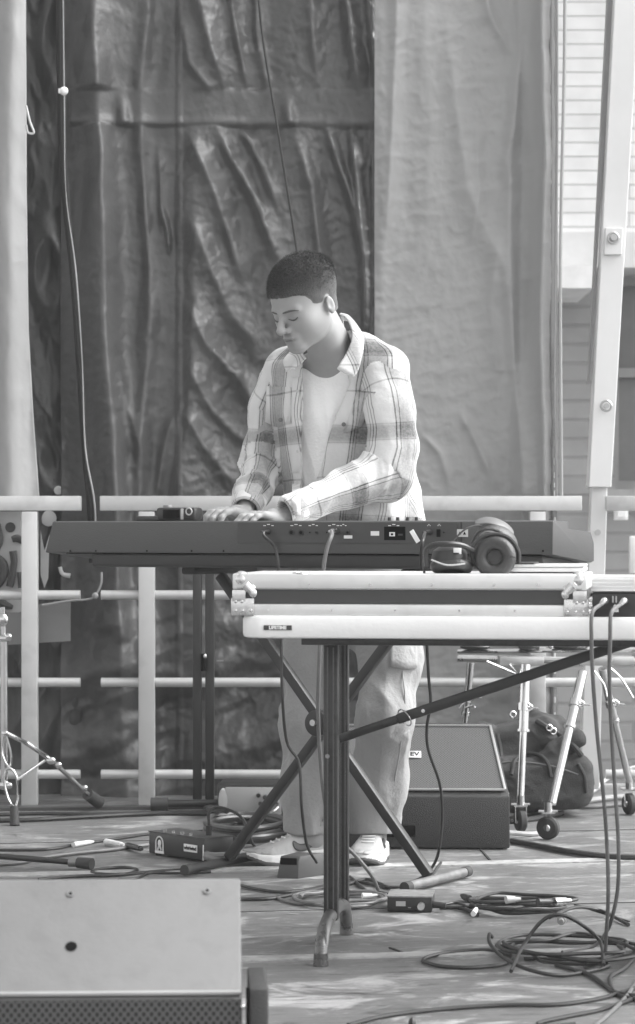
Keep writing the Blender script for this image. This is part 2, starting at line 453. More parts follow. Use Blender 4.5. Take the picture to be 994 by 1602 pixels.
wb(P(840, 0, BY - .6).x, P(920, 0, BY - .6).x, P(0, 459, BY - .6).z, P(0, 424, BY - .6).z, BY - 0.95, BY).build('beam_end', mat('white_beam', 0.75, 0.6), bld, world=True, smooth=False)
x0 = P(985, 0, 13).x
q = MB().box((x0 + .2, 13, P(0, 868, 13).z), (.4, .03, .19), bev=.008)
one(q, 'sign', mat('white_panel', 0.8, 0.4, var=.04), 'small white panel cut by the right edge beyond the stage', 'panel')
q = MB().box((P(972, 0, 13.5).x, 13.5, P(0, 800, 13.5).z), (.07, .05, .09)); q.box((P(972, 0, 13.5).x, 13.47, P(0, 800, 13.5).z), (.045, .02, .06))
one(q, 'wall_lamp', mat('white_panel', 0.8), 'small pale square fitting outside beyond the leaning mast', 'fitting')

# ---------------------------------------------------------------- tarpaulins
TY = 9.25
def tarp_mat(name, c, rough, bump=0.35, dirt=0.2, spec=0.5, trans=0.0, st=(1, 1, 1)):
    m = bpy.data.materials.new(name); m.use_nodes = True
    t = m.node_tree; N = t.nodes; L = t.links; b = N['Principled BSDF']
    tc = N.new('ShaderNodeTexCoord')
    n = N.new('ShaderNodeTexNoise'); n.inputs['Scale'].default_value = 2.2; n.inputs['Detail'].default_value = 8; n.inputs['Roughness'].default_value = .65
    mp = N.new('ShaderNodeMapping'); mp.inputs['Scale'].default_value = (1.6, 1, .6); L.new(tc.outputs['Object'], mp.inputs[0]); L.new(mp.outputs[0], n.inputs['Vector'])
    r = N.new('ShaderNodeMapRange'); r.inputs['From Min'].default_value = .3; r.inputs['From Max'].default_value = .7
    r.inputs['To Min'].default_value = c * (1 - dirt); r.inputs['To Max'].default_value = c * (1 + dirt)
    L.new(n.outputs[0], r.inputs['Value']); L.new(r.outputs[0], b.inputs['Base Color'])
    rr = N.new('ShaderNodeMapRange'); rr.inputs['To Min'].default_value = rough - .1; rr.inputs['To Max'].default_value = rough + .15
    L.new(n.outputs[0], rr.inputs['Value']); L.new(rr.outputs[0], b.inputs['Roughness'])
    b.inputs['Specular IOR Level'].default_value = spec
    # crinkles: warped ridge noise + a fine weave
    cr = N.new('ShaderNodeTexNoise'); cr.noise_type = 'RIDGED_MULTIFRACTAL' if 'RIDGED_MULTIFRACTAL' in [e.identifier for e in cr.bl_rna.properties['noise_type'].enum_items] else 'FBM'
    cr.inputs['Scale'].default_value = 7; cr.inputs['Detail'].default_value = 4; cr.inputs['Distortion'].default_value = .8
    mp2 = N.new('ShaderNodeMapping'); mp2.inputs['Scale'].default_value = st; mp2.inputs['Rotation'].default_value = (0, R(22), 0); L.new(tc.outputs['Object'], mp2.inputs[0]); L.new(mp2.outputs[0], cr.inputs['Vector'])
    fn = N.new('ShaderNodeTexNoise'); fn.inputs['Scale'].default_value = 45; fn.inputs['Detail'].default_value = 4; L.new(tc.outputs['Object'], fn.inputs['Vector'])
    ad = N.new('ShaderNodeMath'); ad.operation = 'MULTIPLY_ADD'; ad.inputs[1].default_value = .35; L.new(fn.outputs[0], ad.inputs[0]); L.new(cr.outputs[0], ad.inputs[2])
    bp = N.new('ShaderNodeBump'); bp.inputs['Strength'].default_value = bump; bp.inputs['Distance'].default_value = .012
    L.new(ad.outputs[0], bp.inputs['Height']); L.new(bp.outputs[0], b.inputs['Normal'])
    if trans > 0:
        tr = N.new('ShaderNodeBsdfTranslucent'); tr.inputs['Color'].default_value = (c * 1.6,) * 3 + (1,)
        mx = N.new('ShaderNodeMixShader'); mx.inputs[0].default_value = trans
        L.new(b.outputs[0], mx.inputs[1]); L.new(tr.outputs[0], mx.inputs[2]); L.new(mx.outputs[0], N['Material Output'].inputs[0])
    return m
def sheet(name, m, u0, u1, v0, v1, d, disp, du=2.2, dv=3.0, th=0.0015, parent=None, label=None, cat=None, edge=None):
    """hanging cloth: a grid in photo-pixel units at distance d, pushed towards the lens by disp(U, V) metres"""
    nu = int((u1 - u0) / du) + 1; nv = int((v1 - v0) / dv) + 1
    U, V = np.meshgrid(np.linspace(u0, u1, nu), np.linspace(v0, v1, nv))
    Uo = U.copy()
    if edge is not None:
        t = (U - u0) / (u1 - u0); a, b = edge(V); U = a + (b - a) * t
    D = disp(U, V)
    X = (U - XC) * d / F; Z = H - (V - YH) * d / F; Yv = d - D
    vs = np.stack([X, Yv, Z], -1).reshape(-1, 3)
    i = np.arange((nv - 1) * nu).reshape(nv - 1, nu)[:, :-1].ravel()
    qs = np.stack([i, i + 1, i + nu + 1, i + nu], 1)
    o = np_mesh(name, vs, qs, m)
    md = o.modifiers.new('thickness', 'SOLIDIFY'); md.thickness = th; md.offset = -1
    c = (float(X.mean()), d, float(Z.min()))
    recenter(o, c)
    return tag(o, label, cat)
def line(U, V, pts, w, amp, sharp=1.0, side=0.0):
    """raised fold along a polyline (u, v); amplitude fades at both ends"""
    best = np.full(U.shape, 1e9); tt = np.zeros(U.shape); sg = np.ones(U.shape)
    n = len(pts) - 1
    for k in range(n):
        a = np.array(pts[k], float); b = np.array(pts[k + 1], float); ab = b - a; L2 = ab @ ab
        t = np.clip(((U - a[0]) * ab[0] + (V - a[1]) * ab[1]) / L2, 0, 1)
        dx, dy = U - a[0] - t * ab[0], V - a[1] - t * ab[1]
        dd = np.hypot(dx, dy); mk = dd < best
        best = np.where(mk, dd, best); tt = np.where(mk, (k + t) / n, tt)
        sg = np.where(mk, np.sign(dx * ab[1] - dy * ab[0]), sg)
    ww = w * (1 + side * sg)
    f = .55 * np.exp(-(np.sqrt(best ** 2 + (.12 * w) ** 2) - .12 * w) / ww * 1.5) + .45 * np.exp(-(best / ww) ** 2 * 1.2)
    env = np.clip(np.minimum(tt, 1 - tt) * 5, 0, 1) * 0.85 + 0.15
    return amp * f ** sharp * env
rr_ = random.Random(5)
def main_disp(U, V):
    wx = 16 * fbm(U / 120, V / 260, 3.0, 3); wy = 25 * fbm(U / 150, V / 200, 8.0, 3)
    u, v = U + wx, V + wy * .5
    D = 0.016 * np.sin(u / 23.0 + 0.8 * np.sin(V / 310)) + 0.012 * fbm(u / 45, V / 420, 1.0, 3)
    # broad hanging folds
    D += line(u, v, [(150, -200), (152, 180), (168, 400), (188, 800), (195, 1300)], 30, .095, side=-.25)
    D += line(u, v, [(232, -200), (225, 150), (238, 420), (225, 700), (235, 1300)], 17, .045)
    D += line(u, v, [(300, 200), (310, 400), (300, 640), (285, 1000)], 28, .045, side=.3)
    for p, w_, a in (([(285, 20), (300, 100), (335, 150)], 12, .03), ([(300, -60), (322, 40), (352, 140)], 16, .05), ([(350, -90), (366, 20), (388, 150)], 9, .03),
                     ([(395, -60), (402, 60), (412, 150)], 8, .025), ([(290, 205), (322, 280), (352, 360), (380, 450)], 15, .045),
                     ([(335, 200), (368, 270), (405, 350), (440, 430)], 14, .05), ([(372, 200), (402, 260), (432, 340)], 11, .035),
                     ([(295, 330), (330, 420), (372, 500), (410, 560)], 18, .04), ([(290, 470), (330, 540), (385, 600), (440, 700)], 16, .04),
                     ([(290, 560), (340, 640), (400, 700)], 13, .032), ([(288, 640), (330, 700), (390, 770)], 14, .028),
                     ([(448, 200), (480, 300), (500, 420), (535, 560)], 13, .04), ([(500, 190), (525, 260), (555, 330), (570, 420)], 10, .045),
                     ([(545, 190), (560, 300), (572, 420), (576, 560)], 9, .04), ([(470, -100), (478, 20), (490, 150)], 14, .03),
                     ([(530, -100), (545, 40), (560, 150)], 16, .05), ([(575, -100), (585, 60), (592, 150)], 9, .03),
                     ([(262, 330), (270, 365), (272, 400)], 4, .03), ([(252, 230), (260, 300), (262, 370)], 7, .02),
                     ([(190, 560), (205, 640), (230, 720)], 14, .02), ([(275, 640), (262, 720), (250, 800)], 14, .035)):
        D += line(u, v, p, w_, a, side=.2)
    # slack, sideways wrinkles near the floor
    low = np.clip((V - 880) / 120, 0, 1)
    D += low * (.075 * fbm(U / 120 + V / 300, V / 62, 2.0, 3, .45) + .022 * ridged(U / 130 + 3, V / 60 + U / 160, 4.0, 2))
    D += (0.0035 + .004 * np.clip((U - 270) / 60, 0, 1)) * ridged(u / 30 + V / 90, V / 34 - u / 80, 6.0, 3)
    D += 0.0022 * fbm(U / 9, V / 13, 1.0, 3) + .0030 * ridged(u / 19 - v / 60, v / 17 + u / 50, 2.0, 2) * (.5 + .8 * np.clip((U - 275) / 20, 0, 1)) + .018 * fbm(u / 60, v / 150 + u / 90, 7.0, 2)
    # sewn strip across: lies flatter, with a lip at its lower edge
    st = np.clip((V - 138) / 6, 0, 1) * np.clip((196 + U * .012 - V) / 3, 0, 1) * np.clip((600 - U) / 4, 0, 1) * np.clip((U - 108) / 4, 0, 1)
    D = D * (1 - .55 * st) + st * (.012 + .012 * np.exp(-((V - 192) / 7) ** 2))
    for cx in (193, 450):
        D += .03 * np.exp(-((U - cx - (V - 165) * .12) / 9) ** 2) * np.clip((V - 145) / 40, 0, 1) * np.clip((199 - V) / 3, 0, 1)
    # vertical welded seams
    for cx, a in ((281, .006), (585, .008)):
        D += a * np.exp(-((U - cx) / 4.5) ** 4)
    return D
sheet('tarpaulin', tarp_mat('dark_tarp', .070, .40, .4, .3, spec=.6), 95, 604, -260, 1262, TY, main_disp, du=1.9, dv=2.6,
      label='large dark creased tarpaulin hanging behind the keyboard player with a sewn cross strip', cat='tarpaulin')
def right_disp(U, V):
    wx = 10 * fbm(U / 150, V / 260, 5.0, 3)
    u = U + wx
    D = .010 * fbm(u / 50, V / 300, 1.0, 3)
    for p, w_, a in (([(700, 20), (715, 160), (735, 300), (790, 420), (800, 560)], 22, .03), ([(620, -200), (618, 60), (608, 240), (602, 420)], 12, .03),
                     ([(810, -200), (812, 100), (795, 250), (798, 400), (810, 700), (815, 1300)], 14, .04), ([(842, -200), (843, 500), (846, 1300)], 8, .05),
                     ([(780, 380), (770, 480), (782, 600)], 14, .02), ([(722, 640), (748, 700), (770, 760)], 8, .02), ([(660, -100), (672, 200), (668, 400)], 26, .015),
                     ([(664, 680), (690, 710), (700, 760)], 6, .014), ([(740, -100), (770, 30), (800, 90)], 10, .025), ([(745, 180), (752, 300), (742, 380)], 9, .012)):
        D += line(u, V, p, w_, a)
    D += .0045 * ridged(u / 70 + V / 200, V / 46, 3.0, 3) * (1 + .6 * np.clip((V - 850) / 200, 0, 1))
    D += .0018 * fbm(U / 10, V / 12, 1.0, 3) + .0030 * np.clip(ridged(u / 26 - V / 90, V / 17 + u / 60, 9.0, 2), -.2, 1) + .006 * np.exp(-((U - 597) / 7) ** 2) * (1 + .8 * fbm(U / 8, V / 9, 3.0, 2))
    D += np.clip((V - 900) / 150, 0, 1) * .03 * fbm(U / 110, V / 45, 2.0, 4)
    t = np.clip((U - (800 + 14 * np.sin(V / 190.0))) / 45, 0, 1); D += .10 * t * t * (3 - 2 * t)
    return D + .02
sheet('tarpaulin', tarp_mat('pale_tarp', .36, .55, .35, .08, trans=.15), 586, 868, -260, 1262, TY - .09, right_disp, du=2.0, dv=2.6,
      label='paler grey tarpaulin hanging behind and to the right of the player', cat='tarpaulin')
def left_disp(U, V):
    D = .02 * fbm(U / 30, V / 120, 4.0, 4) + .03 * np.clip(ridged(U / 55 + V / 160, V / 130 - U / 60, 2.0, 2), -1, 1)
    return D + .002 * fbm(U / 8, V / 12, 1.0, 2)
left_tarp = sheet('tarpaulin', tarp_mat('black_tarp', .05, .4, .5, .2), -330, 128, -260, 1262, TY + .05, left_disp, du=2.2, dv=3,
      label='darkest narrow tarpaulin between the bright curtain and the black seam pole', cat='tarpaulin')
# bright curtain at the left edge, nearer, hangs to the top rail and lower
def curtain_disp(U, V):
    D = .03 * np.sin(U / 13.0 + .6 * np.sin(V / 260)) + .012 * fbm(U / 30, V / 200, 3.0, 3) + .004 * ridged(U / 30, V / 60, 1.0, 3)
    return D
def cedge(V):
    b = np.interp(V, [-260, 300, 520, 640, 770, 800], [40, 41, 44, 51, 60, 63]); return -330 + 0 * b, b
sheet('curtain', tarp_mat('pale_curtain', .38, .5, .25, .06, trans=.2), -330, 45, -260, 778, TY - .25, curtain_disp, du=2.2, dv=3, edge=cedge,
      label='bright pale plastic curtain hanging at the left edge above the barrier', cat='curtain')
q = MB().tube([P(41, 165, 8.9), P(47, 190, 8.9), P(53, 207, 8.9), P(44, 207, 8.9), P(41, 195, 8.9)], .004, n=6)
one(q, 'strap', mat('pale_strap', .5, .6), 'thin loose strap at the edge of the bright curtain', 'strap')
# black seam pole between the two dark tarps, with a glinting welt
pl = thing('pole', 'black pole running down between two dark tarps with a shiny welt', 'pole', P(146, 880, 9.12))
pts = [P(92, -260, 9.12), P(95, 150, 9.12), P(102, 300, 9.12), P(113, 420, 9.12), P(124, 560, 9.12), P(132, 700, 9.12), P(142, 790, 9.12), P(146, 880, 9.14)]
MB().tube(pts, [.017, .013, .015, .010, .013, .010, .015, .015], n=8).build('tube', mat('black_cloth', .018, .95, var=.2), pl, world=True)
MB().tube([p + Vector((.010 + .006 * math.sin(i * 2.3), -.016, 0)) for i, p in enumerate(pts)], [.0012, .0022, .0012, .003, .0016, .003, .0035, .002], n=6).build('welt', mat('glossy_welt', .35, .25), pl, world=True)
q = MB().ball(P(100, 142, 9.06), (.016, .012, .015)); q.box(P(96, 142, 9.06), (.02, .012, .016))
one(q, 'clip', mat('white_plastic', .8, .4), 'small white clip on the black pole high at the left', 'clip')
q = MB().tube([P(398, -260, 9.12), P(405, 0, 9.12), P(436, 210, 9.1), P(466, 400, 9.1), P(480, 520, 9.1), P(500, 800, 9.12)], .0045, n=6)
one(q, 'rope', mat('black_rope', .03, .8), 'thin black rope slanting down the dark tarp behind the head', 'rope')
for k, (pp, rad, tn) in enumerate((([(871, -260), (872, 200), (869, 420), (868, 600), (871, 780)], .0045, .25), ([(884, -260), (884, 60), (879, 300), (877, 460), (879, 780)], .006, .35))):
    q = MB().tube([P(a, b, 8.95) for a, b in pp], rad, n=6)
    one(q, 'cable', mat('hanging_cable_%d' % k, tn, .5), ('thinner' if k == 0 else 'thicker') + ' of two pale cables hanging beside the tarp edge', 'cable')
# mesh vertical edge post with lacing at the right edge of the pale tarp
q = MB().tube([P(864, -260, 9.04), P(865, 400, 9.04), P(867, 1255, 9.04)], .012, n=10)
one(q, 'tarp_pole', mat('grey_pole', .3, .4, .6), 'thin grey pole along the right edge of the pale tarp', 'pole')
rk = random.Random(2); v = 550; pts = []
while v < 1190:
    h = rk.uniform(4, 9); g_ = rk.uniform(7, 20)
    pts += [P(868.5, v, 9.02), P(868.5, v + h, 9.02), P(868, v + h + 2, 9.075), P(868, v + h + g_ - 2, 9.075)]; v += h + g_
q = MB().tube(pts, .0036, n=6, smooth=1)
one(q, 'lacing', mat('white_plastic', .8), 'white lacing stitches down the pale tarp edge', 'lacing')

# leaning mast at the right
ms = thing('mast', 'white aluminium mast leaning left at the right edge with a dark shaded side', 'mast', P(930, 1232, 9.0))
M_alu = mat('mast_aluminium', .68, .42, .15, var=.06, scale=3)
M_alud = mat('mast_shaded_grey', .27, .6, var=.08)  # darker grey paints the shade on the mast's left face
a, b = P(993, -260, 8.95), P(942, 762, 8.95)
def leaning(x0t, x1t, x0b, x1b, y0, y1, d, dep):
    A = [P(x0t, y0, d), P(x1t, y0, d), P(x1b, y1, d), P(x0b, y1, d)]
    return MB().add([Vector(p) for p in A] + [Vector(p) + Vector((0, dep, 0)) for p in A],
                    [(0, 1, 2, 3), (4, 7, 6, 5), (0, 4, 5, 1), (1, 5, 6, 2), (2, 6, 7, 3), (3, 7, 4, 0)])
leaning(976, 1016, 922, 957, -260, 762, 8.95, .10).build('shaft', M_alu, ms, world=True, smooth=False, bev=.003)
leaning(964, 977, 921, 923, -260, 600, 9.02, .05).build('shaded_side', M_alud, ms, world=True, smooth=False)  # strip carrying the painted shade of the left face
leaning(926, 951, 908, 938, 762, 1235, 9.0, .07).build('lower_shaft', M_alu, ms, world=True, smooth=False, bev=.003)
leaning(948, 975, 946, 973, 356, 398, 8.93, .02).build('bracket', M_alu, ms, world=True, smooth=False, bev=.002)
for (x, y, s) in ((960, 372, 1.0), (949, 635, 1.0)):
    q = MB(); c = P(x, y, 8.92); q.torus(c, (0, -1, 0), .018, .004, n=20, k=6); q.cyl(c + Vector((0, .01, 0)), c + Vector((0, -.012, 0)), .010, n=10)
    q.build('bolt', mat('steel_bolt', .45, .35, .7), ms, world=True)
q = MB(); c = P(935, 833, 8.98); q.cyl(c, c + Vector((0, -.01, 0)), .011, n=14); q.build('bolt', mat('steel_bolt', .45), ms, world=True)
# ---------------------------------------------------------------- stage barriers
M_rail = mat('barrier_aluminium', .52, .38, .25, var=.07, scale=4, grime=.12)
M_cut = mat('cut_end', .2, .6)
BD = 8.95
def barrier(x0, x1, posts, label, cap=True):
    o = thing('barrier', label, 'barrier', P((max(x0, 0) + min(x1, 994)) / 2, 1260, BD), group='aluminium barriers along the back of the stage')
    ax, bx = P(x0, 0, BD).x, P(x1, 0, BD).x
    zt0, zt1 = P(0, 799, BD).z, P(0, 776, BD).z
    MB().box(((ax + bx) / 2, BD, (zt0 + zt1) / 2), (bx - ax, .045, zt1 - zt0), bev=.003).build('top_rail', M_rail, o, world=True)
    for yy in (931, 1068, 1212):
        z = P(0, yy, BD).z
        MB().cyl((ax + .002, BD + .012, z), (bx - .004, BD + .012, z), .0165, n=16).build('rail', M_rail, o, world=True)
    for px in posts:
        x = P(px, 0, BD).x
        MB().box((x, BD, zt0 / 2 - .0015), (.056, .05, zt0 - .003), bev=.004).build('post', M_rail, o, world=True)
    return o
barrier(-330, 127, (-290, -120, 47), 'aluminium barrier section left of the black pole')
barrier(157, 910, (230, 841), 'aluminium barrier section behind the player and keyboard')
barrier(948, 1300, (1100, 1270), 'aluminium barrier section right of the leaning mast')
# banner with painted blobs hanging behind the left barrier
def banner():
    o = thing('banner', 'pale banner with dark painted letters behind the left barrier', 'banner', P(20, 960, 9.02))
    def dsp(U, V): return .008 * fbm(U / 20, V / 60, 2.0, 3)
    s1 = MB()
    q = [(-330, 800), (33, 800), (34, 958), (8, 960), (-330, 940)]
    s1.prism([((a - XC) * 9.06 / F, H - (b - YH) * 9.06 / F) for a, b in q], 'y', 9.05, 9.06).build('sheet', mat('banner_cloth', .42, .7, var=.08), o, world=True, smooth=False)
    ink = mat('banner_ink', .05, .8)
    k = MB(); D = 9.04
    k.cyl(P(16, 825, D), P(16, 825, D) + Vector((0, .006, 0)), .018, n=24)
    k.tube([P(19, 844, D), P(26, 842, D), P(36, 846, D)], [.011, .013, .013], n=10)
    k.tube([P(20, 862, D), P(22, 880, D), P(19, 900, D), P(15, 918, D)], [.013, .012, .013, .013], n=10)
    k.tube([P(-6, 820, D), P(-2, 845, D), P(-8, 860, D)], .016, n=10)
    k.tube([P(-14, 868, D), P(3, 880, D), P(6, 895, D), P(-2, 912, D), P(-14, 918, D)], .016, n=10)
    k.tube([P(30, 895, D), P(32, 920, D)], .008, n=8)
    k.tube([P(-10, 938, D), P(6, 946, D), P(20, 950, D)], [.022, .017, .008], n=8)
    k.build('lettering', ink, o, world=True)
banner()
def poster():
    o = left_tarp; INV[o.name] = Matrix.Translation(o.location).inverted(); D = 9.12; wp = mat('white_paint_dots', .74, .6)
    for x, y, r_ in ((91, 767, .016), (76, 811, .029), (118, 810, .017)):
        D = TY + .05 - float(left_disp(np.array([float(x)]), np.array([float(y)]))[0]) - .012
        MB().lathe([(0, .0), (r_ * .85, .0), (r_, .003), (r_ * .9, .03)], P(x, y, D), (0, 1, 0), n=24).build('painted_dot', wp, o, world=True)
    MB().tube([P(94, 887, D - .02), P(98, 898, D - .02), P(110, 901, D - .02)], [.007, .008, .009], n=8).build('painted_hook', wp, o, world=True)
    k = MB(); k.prism([((a - XC) * 9.0 / F, H - (b - YH) * 9.0 / F) for a, b in ((62, 830), (68, 862), (76, 836), (74, 905), (68, 920), (62, 900))], 'y', 9.03, 9.035)
    one(k, 'cloth_scrap', mat('pale_scrap', .32, .7, var=.2), 'torn pale scrap of cloth beside the left barrier post', 'cloth')
poster()
q = MB(); q.prism([((a - XC) * 9.03 / F, H - (b - YH) * 9.03 / F) for a, b in ((-100, 960), (30, 958), (62, 945), (110, 938), (110, 1003), (60, 1006), (-100, 1016))], 'y', 9.03, 9.04)
one(q, 'board', mat('grey_board', .17, .6, var=.06), 'plain mid grey sheet hung low behind the left barrier', 'board')
q = MB().tube([P(66, 947, 8.9), P(110, 940, 8.9), P(135, 938, 8.9), P(148, 933, 8.9), P(158, 914, 8.9), P(159, 895, 8.9)], .004, n=6); q.ball(P(149, 932, 8.9), .012, seg=8, rings=6)
one(q, 'rope', mat('grey_string', .22, .8), 'knotted string tying the two left barrier sections together', 'rope')
# ================================================================== PERSON
per_root_at = G(520, 1352)
def skin_mat():
    m = bpy.data.materials.new('skin'); m.use_nodes = True
    t = m.node_tree; N = t.nodes; L = t.links; b = N['Principled BSDF']
    at = N.new('ShaderNodeAttribute'); at.attribute_name = 'tone'
    n = N.new('ShaderNodeTexNoise'); n.inputs['Scale'].default_value = 30; n.inputs['Detail'].default_value = 5
    tc = N.new('ShaderNodeTexCoord'); L.new(tc.outputs['Object'], n.inputs['Vector'])
    r = N.new('ShaderNodeMapRange'); r.inputs['To Min'].default_value = .92; r.inputs['To Max'].default_value = 1.08; L.new(n.outputs[0], r.inputs['Value'])
    mu = N.new('ShaderNodeMath'); mu.operation = 'MULTIPLY'; L.new(at.outputs['Fac'], mu.inputs[0]); L.new(r.outputs[0], mu.inputs[1])
    L.new(mu.outputs[0], b.inputs['Base Color']); b.inputs['Roughness'].default_value = .5
    b.inputs['Specular IOR Level'].default_value = .3; b.inputs['Subsurface Weight'].default_value = .3; b.inputs['Subsurface Radius'].default_value = (.01, .01, .01); b.inputs['Subsurface Scale'].default_value = .4
    return m
HS = 1.04                                         # head size
H_YAW, H_PITCH, H_ROLL = R(47), R(24), R(0)
f0 = Vector((-math.sin(H_YAW), -math.cos(H_YAW), 0)); s0 = Vector((0, 0, 1)).cross(f0)      # facing, his left
fw = (f0 * math.cos(H_PITCH) - Vector((0, 0, 1)) * math.sin(H_PITCH)).normalized()
up = s0.cross(fw) * -1
up = fw.cross(s0) if fw.cross(s0).z > 0 else s0.cross(fw)
rl = Matrix.Rotation(H_ROLL, 3, fw); up = rl @ up; s0 = rl @ s0
HC = P(482, 478, 7.12)                            # between the ears
HM = np.array([list(s0), list(fw), list(up)])     # rows: local axes in world (side, forward, up)
def head_local(p): return (p - np.array(HC)) @ HM.T / HS
def head_world(q): return Vector(HC) + (s0 * q[0] + fw * q[1] + up * q[2]) * HS
def sd_head(p):
    q = head_local(p); qa = q.copy(); qa[:, 0] = np.abs(qa[:, 0])
    d = s_ell(q, (0, -.006, .046), (.0735, .096, .080))
    d = smin(d, s_ell(q, (0, .035, .03), (.060, .062, .055)), .03)          # forehead
    d = smin(d, s_ell(q, (0, .034, -.030), (.055, .060, .067)), .03)        # mid face
    d = smin(d, s_cap(qa, (.041, .006, -.040), (.012, .078, -.087), .016, .014), .032)   # jaw
    d = smin(d, s_ell(q, (0, .084, -.087), (.020, .018, .016)), .018)       # chin
    d = smin(d, s_ell(qa, (.034, .062, -.020), (.023, .020, .024)), .034)
    d = smin(d, s_ell(qa, (.027, .020, -.034), (.033, .050, .045)), .03)   # cheekbone
    d = smin(d, s_cap(qa, (.012, .093, .017), (.044, .080, .019), .0085, .007), .012)    # brow
    d = smax(d, -s_ell(qa, (.033, .108, -.001), (.016, .016, .011)), .014)   # socket
    d = smin(d, s_ell(qa, (.031, .080, .001), (.0165, .0135, .0125)), .004) # closed lid over eyeball
    nose = s_cap(q, (0, .094, .014), (0, .1195, -.026), .0065, .0105)
    nose = smin(nose, s_ell(q, (0, .1205, -.029), (.0105, .0105, .0095)), .006)
    nose = smin(nose, s_ell(qa, (.0125, .106, -.032), (.0075, .010, .0075)), .006)
    d = smin(d, nose, .010)
    d = smax(d, -s_ell(qa, (.006, .111, -.0405), (.0035, .006, .003)), .003)             # nostril
    d = smin(d, s_ell(q, (0, .090, -.058), (.026, .015, .020)), .012)       # muzzle
    qm_ = q.copy(); qm_[:, 2] -= 6.0 * q[:, 0] ** 2
    d = smin(d, s_ell(qm_, (0, .1025, -.0565), (.021, .0065, .0042)), .004)
    d = smin(d, s_ell(qm_, (0, .1005, -.0665), (.018, .0070, .0052)), .004)
    d = smax(d, -s_ell(qm_, (0, .109, -.0612), (.028, .012, .0015)), .002)    # mouth line
    # ears
    e = s_ell(qa, (.0755, -.010, -.006), (.0065, .0145, .0255))
    e = smax(e, -s_ell(qa, (.0840, -.006, -.003), (.0058, .0080, .0135)), .003)
    e = smin(e, s_ell(qa, (.0775, .003, -.010), (.004, .003, .005)), .003)
    d = smin(d, e, .005)
    return d * HS
NK = [P(500, 512, 7.17), P(520, 575, 7.33)]
TB = [P(522, 575, 7.33), P(528, 650, 7.36), P(535, 740, 7.38), P(545, 850, 7.40), P(550, 925, 7.40), P(548, 985, 7.39)]   # trunk centres
TA = [.165, .172, .162, .150, .158, .160]; TBD = [.075, .112, .112, .108, .112, .112]
T_YAW = R(22)
tx = np.array([math.cos(T_YAW), -math.sin(T_YAW), 0]); ty = np.array([-math.sin(T_YAW), -math.cos(T_YAW), 0])   # his left, forward
TZ = np.array([c.z for c in TB]); TCX = np.array([c.x for c in TB]); TCY = np.array([c.y for c in TB])
def sd_trunk(p, ga=0.0, gb=0.0, top=None, bot=None, a=None, b=None):
    z = p[:, 2]; o = np.argsort(TZ)
    cx = np.interp(z, TZ[o], TCX[o]); cy = np.interp(z, TZ[o], TCY[o])
    A = np.interp(z, TZ[o], np.array(TA if a is None else a)[o]) + ga; Bb = np.interp(z, TZ[o], np.array(TBD if b is None else b)[o]) + gb
    dx, dy = p[:, 0] - cx, p[:, 1] - cy
    u = dx * tx[0] + dy * tx[1]; v = dx * ty[0] + dy * ty[1]
    k = (np.abs(u / A) ** 2.3 + np.abs(v / Bb) ** 2.3) ** (1 / 2.3)
    d = (k - 1) * np.minimum(A, Bb)
    if top is not None: d = smax(d, z - top, .03)
    if bot is not None: d = smax(d, bot - z, .03)
    return d
SHL, SHR = P(443, 592, 7.42), P(606, 586, 7.24)         # shoulders: photo left, photo right
ELL, ELR = P(404, 722, 7.44), P(617, 752, 7.24)
WRL, WRR = P(382, 806, 7.19), P(441, 812, 7.05)
# hands
kdir = Vector((-math.sin(R(25)), -math.cos(R(25)), 0)); kside = Vector((-math.cos(R(25)), math.sin(R(25)), 0))
def hand_parts(wr, fdir, side, flex):
    """palm and five fingers; side = direction of the thumb"""
    fdir = fdir.normalized(); side = (side - fdir * side.dot(fdir)).normalized(); n = Vector((0, 0, 1))
    pk = wr + fdir * .085 + n * .012
    caps = [(wr, wr + fdir * .03 + n * .004, .024, .026)]
    base = []
    for k, (o, L_, r) in enumerate(((.033, .072, .0088), (.011, .080, .0090), (-.011, .074, .0086), (-.031, .058, .0078))):
        b = pk + side * o - fdir * abs(o) * .25
        base.append(b)
        caps.append((wr + side * o * .55 + fdir * .02, b, .0155, .0118))
        d1 = (fdir + n * -.15 + side * o * 3.0).normalized(); d2 = (fdir * .75 - n * (.55 + flex)).normalized(); d3 = (fdir * .3 - n * .95).normalized()
        p1 = b + d1 * L_ * .46; p2 = p1 + d2 * L_ * .32; p3 = p2 + d3 * L_ * .24
        caps += [(b, p1, r * 1.08, r), (p1, p2, r, r * .93), (p2, p3, r * .93, r * .8)]
    tb = wr + fdir * .022 + side * .024 - n * .004
    t1 = tb + (fdir * .6 + side * .75 - n * .2).normalized() * .042; t2 = t1 + (fdir * .85 + side * .35 - n * .3).normalized() * .032; t3 = t2 + (fdir * .9 - n * .35).normalized() * .024
    caps += [(wr + fdir * .012 + side * .01, tb, .017, .0145), (tb, t1, .0145, .0112), (t1, t2, .0112, .010), (t2, t3, .010, .008)]
    return caps
HANDL = hand_parts(WRL, (kdir + Vector((-.45, -.05, .0))), Vector((1, 0, 0)), .1)
HANDR = hand_parts(WRR, (kdir + Vector((-.75, .1, -.02))), Vector((-.3, 1, 0)), .2)
def sd_hand(p, caps):
    d = None
    for a, b, ra, rb in caps:
        e = s_cap(p, a, b, ra, rb); d = e if d is None else smin(d, e, .006)
    return d
HIPL, HIPR = P(508, 962, 7.44), P(584, 962, 7.34)
KNL, KNR = P(484, 1130, 7.38), P(612, 1120, 7.24)
ANL, ANR = P(491, 1312, 7.37), P(584, 1312, 7.47)
